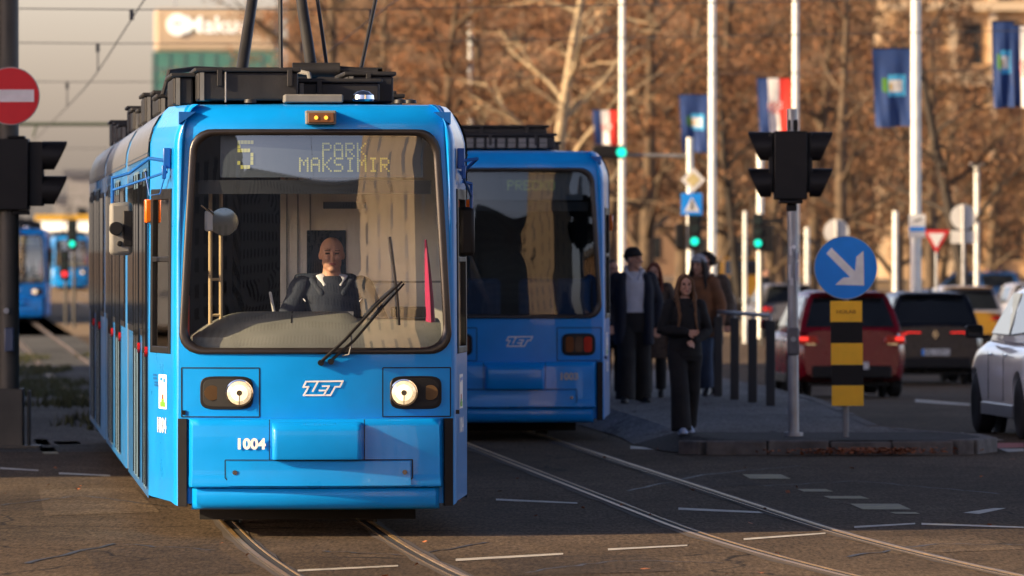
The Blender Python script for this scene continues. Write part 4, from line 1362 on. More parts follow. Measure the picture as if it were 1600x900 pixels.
        m.tube([(-0.05, 2.62, 3.44), (0.30, 2.62, 3.44)], 0.055, 14); m.tube([(0.30, 2.62, 3.44), (0.58, 2.62, 3.42)], 0.03, 10)
        pg = m.build('pantograph', ROOFKIT, T, smooth=40)
        for x0, x1 in ((-0.43, -0.31), (0.10, 0.04)):
            MB().tube([(x0, 2.65, 3.40), (x1, 3.35, 4.05), (x1 + (x1 - x0) * 0.9, 4.2, 4.85)], [0.045, 0.04, 0.032], 12).build('lower_arm', ROOFKIT, pg)
        m = MB()
        m.tube([(-0.14, 2.5, 3.2), (-0.13, 3.0, 4.8)], 0.016, 8)
        m.tube([(0.22, 2.8, 3.42), (0.14, 3.6, 4.3), (0.08, 4.2, 4.85)], 0.014, 8)
        m.tube([(0.46, 2.8, 3.42), (0.62, 3.4, 4.05), (0.55, 4.2, 4.85)], 0.014, 8)
        m.tube([(0.10, 3.5, 4.2), (0.62, 3.4, 4.05)], 0.010, 6)
        m.tube([(-0.60, 4.15, 4.85), (0.70, 4.15, 4.85)], 0.02, 8)
        m.build('control_rod', ROOFKIT, pg)
        m = MB()
        m.tube([(0.08, 4.2, 4.85), (-0.1, 2.9, 5.42)], 0.016, 8); m.tube([(0.0, 4.2, 4.85), (0.1, 2.9, 5.42)], 0.016, 8)
        m.tube([(-0.8, 2.9, 5.40), (-0.6, 2.9, 5.47), (0.6, 2.9, 5.47), (0.8, 2.9, 5.40)], 0.018, 8)
        m.build('collector_head', ROOFKIT, pg)
        m = MB()
        m.tube([(-0.02, 2.35, 3.42), (0.05, 2.2, 3.40), (0.08, 1.9, 3.2), (0.085, 1.0, 3.17), (0.08, 0.55, 3.19)], 0.018, 8)
        m.build('roof_cable', GREYBOX, T)
        ins = MB()
        for z in np.arange(3.18, 3.40, 0.05):
            ins.lathe([(0, 0.02), (0, 0.045), (0.02, 0.05), (0.03, 0.02)], (-0.19, 2.4, z), 'z', 14)
        ins.build('insulator', BLACK, T)
        MB().tube([(-0.35, 3.4, 3.45), (-0.75, 3.2, 3.46), (-0.95, 3.0, 3.43), (-1.0, 2.9, 3.25)], 0.02, 8).build('roof_pipe', ROOFKIT, T)
    else:
        o = rbox('roof_box', -0.85, 0.52, 0.9, 2.6, 3.165, 3.30)
        g = MB()
        for i in range(11):
            g.bounds(-0.80 + i * 0.115, -0.72 + i * 0.115, 0.872, 0.894, 3.175, 3.225); g.bounds(-0.80 + i * 0.115, -0.72 + i * 0.115, 0.872, 0.894, 3.232, 3.28)
        g.build('grille', GREYBOX, o, smooth=0)
        rbox('roof_box', -0.9, 0.48, 1.5, 2.9, 3.337, 3.40)
    for i, y in enumerate((4.9, 6.0, 9.2, 11.0, 13.2, 15.0, 18.5, 20.5, 22.5)):
        rbox('roof_box', -0.98, 0.9, y, y + (0.7 if i % 2 else 1.2), 3.15, 3.27 + 0.05 * (i % 3), lid=True, clips=True)
    return T
YAW = math.atan(0.0766)
tram1 = make_tram('tram', 'bright blue tram numbered 1004 with lit headlights and a driver, line 5', (-1.433, 52.0 - 0.0, 0), YAW, '1004', True)
tram1.scale = (1.025, 1, 1)
tram1.location.x += 0.02
tram2 = make_tram('tram', 'shaded blue tram numbered 1003 seen from behind, PRECKO on its display', (0.02, 77.6, 0), YAW, '1003', False)
def far_tram(d, x, label, yaw=YAW):
    t = copy_tree(tram1)
    t.location = (x, d, gz(d))
    t.rotation_euler = (0, 0, yaw)
    tag(t, label)
far_tram(240, -16.55, 'far blue tram with one glowing headlamp coming up behind tram 1004')
far_tram(420, -25.7, 'farthest blue tram, blurred between the far tram and tram 1004')
# ================================================================ POLES, SIGNS, WIRES
def signal_head(parent, c, n=3, faces=('l', 'r'), lit=None):
    pass
MAST = M('mast_dark_paint', (0.045, 0.043, 0.036), 0.55, var=0.3, scale=3, dirt=0.4)
# mast at the left edge with its own signal head and no-entry sign
D0 = 75.0
base = gp(13, D0)
t = thing('signal_mast', 'dark steel mast at the left edge carrying a no-entry disc and signal head', 'mast', base)
m = MB()
m.tube([(0, 0, 0.30), (0, 0, 7.5)], [0.115, 0.105], 20)
m.build('pole', MAST, t)
m = MB()
m.bounds(-0.16, 0.16, -0.16, 0.16, 0, 0.62); m.bounds(0.20, 0.23, -0.1, 0.1, 0, 0.60); m.bounds(-0.22, -0.18, -0.1, 0.1, 0, 0.60); m.bounds(-0.3, 0.34, -0.2, 0.2, 0, 0.03)
m.build('base_box', MAST, t, smooth=0, bevel=0.01)
MB().box((0.02, -0.16, 1.13), (0.10, 0.08, 0.25)).build('push_button_box', M('button_box_blue', (0.06, 0.08, 0.14), 0.4), t, bevel=0.015)
MB().disc((-0.01, -0.14, 1.43), 0.03, 0.06, 14).build('lock', STEEL, t)
m = MB()
m.bounds(-0.40, 0.22, -0.20, 0.16, 2.48, 3.22); m.bounds(0.221, 0.37, -0.14, 0.12, 2.52, 3.19)
m.bounds(0.0, 0.18, -0.16, 0.1, 3.222, 3.25); m.bounds(0.05, 0.22, -0.12, 0.1, 2.43, 2.478)
m.box((0.13, -0.28, 2.90), (0.02, 0.02, 0.02))
hd = m.build('signal_head', BLACK, t, bevel=0.015)
def visor(mb, c, r, L, dirx, droop=0.12):                 # an open lamp hood pointing along x: cut away below
    n = 20
    a0, a1 = R(-65), R(245)
    rows = []
    for k in range(2):
        x = c[0] + dirx * L * k
        rows.append((x, k))
    vs_ = []
    for x, k in rows:
        for j in range(n + 1):
            a = a0 + (a1 - a0) * j / n
            cut = 0 if k == 0 else -dirx * max(0.0, (0.9 - math.sin(a))) * L * 0.30
            vs_.append((x + cut, c[1] + r * math.cos(a), c[2] + r * math.sin(a)))
        for j in range(n + 1):
            a = a0 + (a1 - a0) * j / n
            cut = 0 if k == 0 else -dirx * max(0.0, (0.9 - math.sin(a))) * L * 0.30
            vs_.append((x + cut, c[1] + (r - 0.008) * math.cos(a), c[2] + (r - 0.008) * math.sin(a)))
    w = 2 * (n + 1)
    fs_ = []
    for j in range(n):
        fs_ += [(j, j + 1, w + j + 1, w + j), (n + 1 + j, w + n + 1 + j, w + n + 2 + j, n + 2 + j), (w + j, w + j + 1, w + n + 2 + j, w + n + 1 + j)]
    mb.add(vs_, fs_)
for z in (3.02, 2.66):
    v = MB()
    visor(v, (0.36, 0.0, z + 0.02), 0.155, 0.25, 1)
    v.build('visor', BLACK, hd, smooth=40)
    MB().disc((0.375, 0.0, z + 0.02), 0.10, 0.02, 24, 'x').build('lens', M('unlit_lens', (0.02, 0.03, 0.03), 0.15, coat=0.4), hd)
t2 = thing('no_entry_sign', 'round red no-entry sign on the dark mast at the left edge', 'sign', at(17, 150, D0 - 0.22))
MB().disc((0, 0, 0), 0.302, 0.012, 48).build('rim', M('sign_rim_grey', (0.35, 0.33, 0.33), 0.4), t2)
MB().disc((0, -0.008, 0), 0.292, 0.008, 48).build('face', REDSIGN, t2)
MB().bounds(-0.25, 0.242, -0.018, -0.0135, -0.062, 0.066).build('bar', M('sign_bar_grey', (0.62, 0.60, 0.63), 0.45), t2, smooth=0)
MB().bounds(-0.05, 0.05, 0.007, 0.11, -0.03, 0.03).build('bracket', STEEL, t2, smooth=0)

# traffic light on the island
D1 = 74.4
base = Vector(((1240 - 800) / F * D1, D1, ISL))
t = thing('traffic_light', 'grey signal post with two black hooded heads on the kerb island', 'traffic light', base)
zz = lambda py: CAMZ + (HY - py) / F * D1 - ISL
pole = MB().tube([(0, 0, 0), (0, 0, 0.2), (-0.02, 0, zz(170))], [0.06, 0.056, 0.052], 18).build('pole', STEEL, t)
m = MB()
m.disc((0, 0, 0.02), 0.10, 0.04, 20, 'z')
m.build('base_plate', STEEL, t)
m = MB()
m.bounds(-0.065, 0.055, -0.075, 0.06, zz(555), zz(512))
m.build('button_housing', M('button_housing_grey', (0.12, 0.12, 0.13), 0.4), t, bevel=0.02)
MB().disc((-0.005, -0.08, zz(530)), 0.028, 0.02, 16).build('push_button', STEEL, t)
m = MB()
r8 = random.Random(8)
for z, a in ((zz(392), -0.6), (zz(425), 0.5), (zz(440), -0.4), (zz(425), -0.8), (zz(400), 0.6)):
    m.box((0.058 * math.sin(a), -0.058 * math.cos(a), z), (0.035, 0.006, r8.uniform(0.06, 0.2)), 0, a)
m.build('sticker', M('sticker_pale', (0.5, 0.52, 0.55), 0.5), t, smooth=0)
MB().disc((0, -0.06, zz(386)), 0.022, 0.012, 14).build('round_sticker', WHITE, t)
m = MB()
m.bounds(-0.205, 0.135, -0.17, 0.10, zz(312), zz(205)); m.bounds(-0.15, 0.09, -0.15, 0.08, zz(318), zz(312) - 0.001)
m.bounds(-0.06, 0.04, -0.05, 0.05, zz(205) + 0.002, zz(187)); m.bounds(-0.075, 0.03, -0.06, 0.06, zz(330), zz(318) - 0.002)
m.bounds(0.136, 0.19, -0.13, 0.09, zz(300), zz(207)); m.bounds(-0.26, -0.206, -0.13, 0.09, zz(300), zz(207))
hd = m.build('signal_head', BLACK, t, bevel=0.012)
for sx in (-1, 1):
    for py in (222, 279):
        v = MB()
        c = (-0.035 + sx * 0.20, -0.02, zz(py) - 0.05)
        visor(v, c, 0.155, 0.235, sx)
        v.build('visor', BLACK, hd, smooth=40)
        MB().disc((c[0] - sx * 0.02, c[1], c[2]), 0.10, 0.02, 24, 'x').build('lens', M('unlit_lens', (0.02, 0.03, 0.03), 0.15, coat=0.4), hd)

# keep-right sign above the striped marker
D2 = 74.0
base = Vector(((1322 - 800) / F * D2, D2, ISL))
zz2 = lambda py: CAMZ + (HY - py) / F * D2 - ISL
t = thing('keep_right_sign', 'round blue sign with white arrow pointing down right on a thin post', 'sign', base)
MB().tube([(0, 0.04, 0), (0, 0.04, zz2(385))], 0.03, 14).build('post', M('post_grey', (0.22, 0.22, 0.22), 0.5, dirt=0.3), t)
ds = MB().disc((-0.005, -0.012, zz2(418)), 0.322, 0.012, 56).build('disc', BLUESIGN, t)
MB().lathe([(0.0, 0.318), (-0.012, 0.318), (-0.012, 0.326), (0.0, 0.326)], (-0.005, -0.012, zz2(418)), 'y', 56).build('rim', M('sign_rim_pale', (0.30, 0.36, 0.42), 0.4), ds)
q = lambda x, y: ((x - 1322) / F * D2, zz2(y))
arrow = [(1291, 396), (1299, 387), (1336, 424), (1338, 401), (1349, 392), (1350, 446), (1305, 445), (1317, 434), (1328, 433)]
MB().prism([q(*p) for p in arrow], -0.024, -0.0185).build('arrow', M('arrow_pale', (0.78, 0.78, 0.75), 0.45), ds, smooth=0)
t = thing('hazard_marker', 'upright yellow and black striped panel under the blue arrow sign', 'road marker', base + Vector((0, -0.02, 0)))
bands = [(470, 503), (503, 536), (536, 570), (570, 602), (602, 634)]
m = MB()
for i, (a, b_) in enumerate(bands):
    m.bounds(-0.163 + 0.004 * i, 0.163 + 0.004 * i, -0.012, 0.012, zz2(b_), zz2(a) - 0.001, i % 2)
m.build('panel', [YELLOW, BLACK], t, smooth=0)
vs_, fs_ = text2d('HOLAB', 0.038, 0.02, 1.2)
m = MB()
m.add([(v[0], -0.016, zz2(487) + v[1]) for v in vs_], fs_)
m.build('lettering', M('marker_lettering', (0.42, 0.17, 0.01), 0.6), t, smooth=0)

# railing on the island
t = thing('pedestrian_railing', 'dark railing of four square posts under a grey top rail', 'railing', (0, 0, isl(89)))
pts = [(1122, 91.8), (1148, 89.8), (1176, 88.2), (1204, 86.5)]
X = [((px - 800) / F * d, d) for px, d in pts]
m = MB()
for i in range(3):
    m.tube([(X[i][0], X[i][1], 1.08), (X[i + 1][0], X[i + 1][1], 1.08)], 0.025, 8)
m.build('top_rail', STEEL, t)
for x, y in X:
    MB().bounds(x - 0.055, x + 0.055, y - 0.055, y + 0.055, 0, 1.02).build('post', M('railing_dark', (0.012, 0.015, 0.020), 0.5, dirt=0.2), t, smooth=0, bevel=0.01)
    MB().tube([(x, y, 1.02), (x, y, 1.08)], 0.015, 6).build('spigot', STEEL, t)

# flagpoles and banners
FLAGR = M('flag_red', (0.60, 0.03, 0.02), 0.8)
FLAGW = M('flag_white', (0.74, 0.72, 0.70), 0.8)
FLAGB = M('flag_blue', (0.012, 0.042, 0.165), 0.8, var=0.1)
FLAGL = M('flag_light_blue', (0.05, 0.35, 0.65), 0.8)
FLAGG = M('flag_green', (0.05, 0.16, 0.02), 0.8)
FLAGY = M('flag_gold', (0.65, 0.42, 0.04), 0.8)
def croat(u, v):                            # u across 0..1, v down 0..1; blue, white, red with a chequered shield
    if 0.30 < u < 0.74 and 0.42 < v < 0.62 and not (v > 0.56 and (u < 0.36 or u > 0.68)):
        return 2 if (int((u - 0.30) / 0.088) + int((v - 0.42) / 0.036)) % 2 else 1
    return 0 if u < 0.33 else (1 if u < 0.67 else 2)
def city(u, v):                             # blue cloth with a shield of castle, star and green hill lying on its side
    if 0.22 < u < 0.86 and 0.33 < v < 0.61:
        a, b_ = (u - 0.22) / 0.64, (v - 0.33) / 0.28
        if a < 0.28: return 4 if 0.15 < b_ < 0.75 + 0.4 * a else 0
        if 0.30 < a < 0.85 and 0.25 < b_ < 0.80: return 5 if (a < 0.42 and 0.4 < b_ < 0.7) else 1
        if a > 0.93 or b_ < 0.08 or b_ > 0.94: return 3
        return 3
    return 0
def banner(label, px, py0, py1, w, d, style, side=-1, rnd=0, skew=0.12):
    s = d / F
    x1 = (px - 800) * s
    H = (py1 - py0) * s
    z1 = CAMZ + (HY - py0) * s
    t = thing('banner_flag', label, 'flag', (x1, d, z1), 0, 'banners hanging from the street poles')
    nu, nv = 36, 72
    m = MB()
    vs_ = []
    for j in range(nv + 1):
        v = j / nv
        for i in range(nu + 1):
            u = i / nu
            wd_ = w * (1 - skew * v * (0.6 + 0.4 * math.sin(v * 3)))
            off = w * skew * v * 0.9
            x = -w + off + wd_ * u - 0.03
            y = 0.035 * math.sin(u * 8 + v * 2.6 + rnd) * (0.2 + v) + 0.012 * math.sin(u * 19 - v * 4 + rnd) * v
            z = -H * v - 0.015 * math.sin(u * 6 + rnd) * v
            vs_.append((x, y, z))
    fs_ = [(j * (nu + 1) + i, j * (nu + 1) + i + 1, (j + 1) * (nu + 1) + i + 1, (j + 1) * (nu + 1) + i) for j in range(nv) for i in range(nu)]
    m.v, m.f = vs_, [list(f) for f in fs_]
    m.mi = [style((i + 0.5) / nu, (j + 0.5) / nv) for j in range(nv) for i in range(nu)]
    m.build('cloth', [FLAGB, FLAGW, FLAGR, FLAGL, FLAGG, FLAGY], t, smooth=180, fix=False)
    MB().tube([(-w - 0.03, 0, 0.01), (0.08, 0, 0.01)], 0.015, 6).build('arm', BLACK, t)
    MB().tube([(-0.01, 0.0, -H * 0.97), (0.08, 0, -H * 0.97)], 0.02, 6).build('clamp', BLACK, t)
def flagpole(px, d, top, r, label):
    b_ = gp(px, d)
    t = thing('flagpole', label, 'pole', b_, 0, 'tall white street poles with banners')
    MB().tube([(0, 0, 0), (0, 0, top)], [r, r * 0.8], 16).build('shaft', ALU, t)
    MB().disc((0, 0, 0.15), r * 1.6, 0.3, 16, 'z').build('foot', STEEL, t)
    MB().ball((0, 0, top), r * 1.2, 10).build('finial', STEEL, t)
flagpole(1431, 150, 11, 0.115, 'white pole with the city banner behind the black car')
flagpole(1243, 190, 12, 0.095, 'white pole with a red-white-blue banner right behind the hooded signal')
flagpole(1113, 190, 12, 0.105, 'white pole with a blue banner beside the pedestrian sign')
flagpole(972, 230, 13, 0.105, 'white pole rising behind tram 1003 with a red-white-blue banner')
banner('blue city banner with a castle shield on the pole behind the black car', 1425, 76, 198, 0.80, 150, city, skew=0.10)
banner('red white and blue banner with chequered shield above the hooded signal', 1236, 122, 212, 0.88, 190, croat, rnd=1.0)
banner('blue city banner above the pedestrian crossing sign', 1108, 148, 238, 0.76, 190, city, rnd=2.2)
banner('red white and blue banner above the green overhead lamp', 966, 172, 226, 0.80, 230, croat, rnd=3.0)
banner('blue city banner partly behind twigs at the right edge', 1586, 34, 168, 0.46, 150, city, rnd=0.4)
banner('red white and blue banner half cut by the right edge', 1618, 40, 168, 0.46, 150, croat, rnd=4.0)
flagpole(1622, 150, 11, 0.115, 'white pole just beyond the right edge holding two banners')

# background posts, signals and signs
def post(name, label, cat, px, d, py_top, r=0.06, mat=ALU, group=None):
    b_ = gp(px, d)
    t = thing(name, label, cat, b_, 0, group)
    MB().tube([(0, 0, 0), (0, 0, CAMZ + (HY - py_top) / F * d - b_.z)], r, 12).build('pole', mat, t)
    return t
def small_head(t, px, py, d, lit, base, hood=True):
    c = at(px, py, d) - base
    hd = MB().box((c.x, c.y, c.z + 0.28), (0.30, 0.22, 0.95)).build('signal_head', BLACK, t, bevel=0.03, smooth=0)
    MB().disc((c.x, c.y - 0.125, c.z), 0.09, 0.03, 24).build('lamp', lit, hd)
    mm = MB()
    for k in (1, 2):
        mm.disc((c.x, c.y - 0.125, c.z + 0.29 * k), 0.10, 0.03, 20)
    mm.build('dark_lamp', M('unlit_lens', (0.02, 0.03, 0.03)), hd)
    return hd
d = 165
t = post('traffic_light', 'pale post with an arm holding a green lamp over the crowd, signs below', 'traffic light', 1078, d, 215, 0.075)
small_head(t, 1085, 377, d, GREENLIT, gp(1078, d))
MB().box(at(1062, 368, d) - gp(1078, d), (0.20, 0.2, 0.55)).build('side_signal_head', BLACK, t, bevel=0.03, smooth=0)
b_ = gp(1078, d)
MB().tube([at(1078, 244, d) - b_, at(925, 241, d) - b_], [0.045, 0.03], 10).build('arm', STEEL, t)
c = at(950, 238, d - 0.1) - b_
hd = MB().box(c, (0.74, 0.22, 0.31)).build('signal_head', BLACK, t, bevel=0.05, smooth=0)
c2 = at(971, 238, d - 0.1) - b_
MB().disc((c2.x, c2.y - 0.125, c2.z), 0.11, 0.03, 24).build('lamp', GREENLIT, hd)
t = thing('priority_sign', 'pale diamond priority sign above the pedestrian sign', 'sign', at(1083, 281, d - 0.15))
r_ = 0.28
MB().prism([(-r_, 0), (0, -r_), (r_, 0), (0, r_)], -0.01, 0.01).build('plate', WHITESIGN, t, smooth=0)
MB().prism([(-r_ * .62, 0), (0, -r_ * .62), (r_ * .62, 0), (0, r_ * .62)], -0.016, -0.0105).build('centre', M('sign_yellow_pale', (0.55, 0.46, 0.22), 0.5), t, smooth=0)
t = thing('crossing_sign', 'square blue pedestrian crossing sign under the diamond sign', 'sign', at(1081, 319, d - 0.15))
MB().bounds(-0.24, 0.24, -0.01, 0.01, -0.25, 0.25).build('plate', BLUESIGN, t, smooth=0, bevel=0.01)
MB().prism([(-0.17, -0.17), (0.17, -0.17), (0, 0.16)], -0.018, -0.0125).build('triangle', WHITESIGN, t, smooth=0)
m = MB()
m.disc((0.0, -0.0215, 0.055), 0.025, 0.004, 12); m.prism([(-0.02, 0.03), (0.02, 0.03), (0.03, -0.05), (0.06, -0.14), (0.035, -0.14), (0.0, -0.07), (-0.05, -0.14), (-0.075, -0.14), (-0.025, -0.05)], -0.0235, -0.0195)
m.build('figure', BLACK, t, smooth=0)
d = 200
t = post('lamp_post', 'pale post with a short arm left of the hooded signal', 'post', 1188, d, 240, 0.09)
m = MB()
m.tube([(0, 0, 4.4), (0.75, 0, 4.4)], 0.04, 8)
m.build('arm', STEEL, t)
t = post('street_sign_post', 'slim pale post with dark finger board beside the green lamp', 'post', 1164, 190, 330, 0.05)
m = MB()
m.bounds(0.07, 0.95, -0.02, 0.02, 3.16, 3.28)
m.build('board', BLACK, t, smooth=0)
d = 185
t = post('traffic_light', 'green lamp on dark post just left of the hooded signal', 'traffic light', 1190, d, 355, 0.05, MAST)
small_head(t, 1184, 380, d, GREENLIT, gp(1190, d))
MB().box(at(1200, 372, d) - gp(1190, d), (0.26, 0.2, 0.72)).build('side_signal_head', BLACK, t, bevel=0.03, smooth=0)
# sign backs, yield, parking plate
d = 175
for px, py, lab in ((1307, 362, 'round sign back showing above the blue arrow disc'), (1505, 339, 'round pale sign back with a plate below, right of the yield sign')):
    t = thing('traffic_sign', lab, 'sign', gp(px, d))
    c = at(px, py, d) - gp(px, d)
    MB().disc(c, 0.31, 0.02, 32).build('disc', SIGNBACK, t)
    MB().tube([(0, -0.05, 0), (0, -0.05, c.z + 0.3)], 0.04, 10).build('post', STEEL, t)
    if px > 1400:
        MB().bounds(-0.30, 0.30, -0.01, 0.01, c.z - 0.64, c.z - 0.33).build('plate', SIGNBACK, t, smooth=0)
d = 160
t = thing('yield_sign', 'red edged yield triangle beside the white pole', 'sign', gp(1463, d))
c = at(1463, 376, d) - gp(1463, d)
tri = lambda k: [(-0.30 * k, c.z + 0.20 * k + 0.04), (0.30 * k, c.z + 0.20 * k + 0.04), (0, c.z - 0.32 * k + 0.04)]
MB().prism(tri(1), -0.01, 0.01).build('plate', REDSIGN, t, smooth=0)
MB().prism(tri(0.62), -0.016, -0.0105).build('centre', WHITESIGN, t, smooth=0)
MB().tube([(0, 0.05, 0), (0, 0.05, c.z + 0.2)], 0.03, 10).build('post', STEEL, t)
d = 149.6
t = thing('parking_sign', 'small white plate with dark pictogram and blue band on the white pole', 'sign', at(1433, 353, d))
MB().bounds(-0.17, 0.17, -0.01, 0.01, -0.24, 0.24).build('plate', WHITESIGN, t, smooth=0)
m = MB()
m.bounds(-0.16, 0.16, -0.018, -0.0125, -0.11, -0.02)
m.build('band', BLUESIGN, t, smooth=0)
MB().prism([(-0.09, 0.10), (-0.02, 0.09), (0.09, 0.14), (0.10, 0.17), (0.0, 0.13)], -0.018, -0.0125).build('pictogram', BLACK, t, smooth=0)
MB().bounds(-0.08, 0.08, 0.011, 0.25, -0.03, 0.03).build('bracket', STEEL, t, smooth=0)
for px, d, top, lab in ((1399, 210, 330, 'thin pale post left of the white pole with the city banner'), (1261, 240, 355, 'short pale post seen just right of the signal post'), (735, 330, -60, 'tall pale lamp post among the trees above tram 1003'), (1526, 230, 258, 'slim street lamp with flat head at the right side')):
    t = post('street_lamp', lab, 'post', px, d, top, 0.075 if px != 735 else 0.11)
    if px == 1526:
        z = CAMZ + (HY - 258) / F * d - gz(d)
        MB().bounds(-0.22, 0.22, -0.3, 0.1, z + 0.001, z + 0.07).build('lamp_head', STEEL, t, smooth=0, bevel=0.02)
# small signals far left
t = post('traffic_light', 'far green lamp between the two distant trams', 'traffic light', 116, 225, 365, 0.05, MAST)
small_head(t, 113, 381, 225, GREENLIT, gp(116, 225))
t = post('traffic_light', 'far red lamp low between the two distant trams', 'traffic light', 103, 230, 405, 0.05, MAST)
small_head(t, 101, 428, 230, REDLIT, gp(103, 230))

# overhead wires
WIRE = M('overhead_wire', (0.05, 0.05, 0.055), 0.5)
WIREG = M('span_pipe_green', (0.05, 0.07, 0.045), 0.5)
m = MB()
m.tube([(trackx(y, 1), y, 5.50 + gz(y)) for y in np.arange(30, 420, 8)], 0.010, 5)
tag(m.build('contact_wire', WIRE), 'contact wire running in perspective above the first tram', 'wire')
m = MB()
m.tube([(trackx(y, 2), y, 5.50 + gz(y)) for y in np.arange(30, 420, 8)], 0.010, 5)
tag(m.build('contact_wire', WIRE), 'contact wire above tram 1003', 'wire')
for k, (py, d, lab) in enumerate(((15, 103, 'topmost span wire crossing the pale sky'), (68, 124, 'second span wire below the topmost in the sky'), (128, 152, 'third span wire level with the no-entry disc'), (232, 250, 'faint fourth span wire beneath the thick pipe'), (270, 330, 'faintest lowest span wire above the far buildings'))):
    z = CAMZ + (HY - py) / F * d
    m = MB()
    xl, xr = -22.0, 16.0
    m.tube([(xl, d, z + 0.30), ((xl * 0.7 + trackx(d, 1) * 0.3), d, z + 0.10), (trackx(d, 1), d, z), ((trackx(d, 2)), d, z), (xr, d, z + 0.35)], 0.008, 5)
    for tr in (1, 2):
        m.tube([(trackx(d, tr), d, z - 0.01), (trackx(d, tr), d, 5.50 + gz(d))], 0.012, 5)
        m.box((trackx(d, tr), d, z - 0.08), (0.06, 0.06, 0.14))
    tag(m.build('span_wire', WIRE, smooth=0), lab, 'wire')
d = 196
z = CAMZ + (HY - 194) / F * d
m = MB()
m.tube([(-22, d, z), (trackx(d, 1) + 2.6, d, z)], 0.05, 8)
m.tube([(trackx(d, 1), d, z), (trackx(d, 1) - 0.1, d, z - 0.35)], 0.03, 6)
m.tube([(-22, d - 0.2, -0.45), (-22, d - 0.2, z + 1.2)], 0.14, 12)
tag(m.build('catenary_bracket', WIREG), 'thick greenish pipe bracket crossing the sky behind the left mast', 'bracket')
# ================================================================ PEOPLE
SKIN = M('skin', (0.50, 0.27, 0.18), 0.5, var=0.10, scale=12)
LIPM = M('lips', (0.36, 0.11, 0.09), 0.45)
EYEM = M('eyes', (0.02, 0.015, 0.012), 0.2)
BROWM = M('brows', (0.06, 0.035, 0.02), 0.8)
def fuse(mb, name, mats, parent, voxel=0.010, it=3, paintfn=None):
    me0 = mb.mesh('raw', mats, 0, True)
    o = bpy.data.objects.new('raw', me0)
    COL.objects.link(o)
    r_ = o.modifiers.new('r', 'REMESH')
    r_.mode, r_.voxel_size, r_.use_smooth_shade = 'VOXEL', voxel, True
    if it:
        s_ = o.modifiers.new('s', 'SMOOTH')
        s_.factor, s_.iterations = 0.5, it
    me = bpy.data.meshes.new_from_object(o.evaluated_get(bpy.context.evaluated_depsgraph_get()))
    bpy.data.objects.remove(o)
    bpy.data.meshes.remove(me0)
    me.materials.clear()
    for m in (mats if isinstance(mats, (list, tuple)) else [mats]):
        me.materials.append(m)
    me.polygons.foreach_set('use_smooth', [True] * len(me.polygons))
    if paintfn:
        me.polygons.foreach_set('material_index', [paintfn(p.center) for p in me.polygons])
    else:
        me.polygons.foreach_set('material_index', [0] * len(me.polygons))
    me.name = name
    return link(name, me, parent)
def add_hand(mb, w, e, side, s=1.0):       # palm, four unequal curled fingers, thumb; w wrist, e direction
    w, e = Vector(w), Vector(e).normalized()
    up = Vector((0, -1, 0.2))
    a = e.cross(up).normalized()             # across the palm
    n = a.cross(e).normalized()
    mb.tube([w - e * 0.02, w + e * 0.03, w + e * 0.08], [(0.026 * s, 0.017 * s), (0.036 * s, 0.015 * s), (0.040 * s, 0.013 * s)], 10, round_ends=True, ref=a)
    for k, L in enumerate((0.060, 0.072, 0.067, 0.052)):
        b_ = w + e * 0.082 + a * ((k - 1.5) * 0.0205 * s)
        mb.tube([b_ - e * 0.02, b_ + e * L * 0.45, b_ + e * L * 0.8 + n * 0.014, b_ + e * L * 0.95 + n * 0.034], [0.0092 * s, 0.0088 * s, 0.008 * s, 0.007 * s], 8, round_ends=True)
    tb = w + e * 0.03 + a * (side * 0.036 * s)
    mb.tube([tb - a * side * 0.01, tb + e * 0.028 + a * side * 0.020, tb + e * 0.058 + a * side * 0.020 + n * 0.012], [0.012 * s, 0.0105 * s, 0.008 * s], 8, round_ends=True)
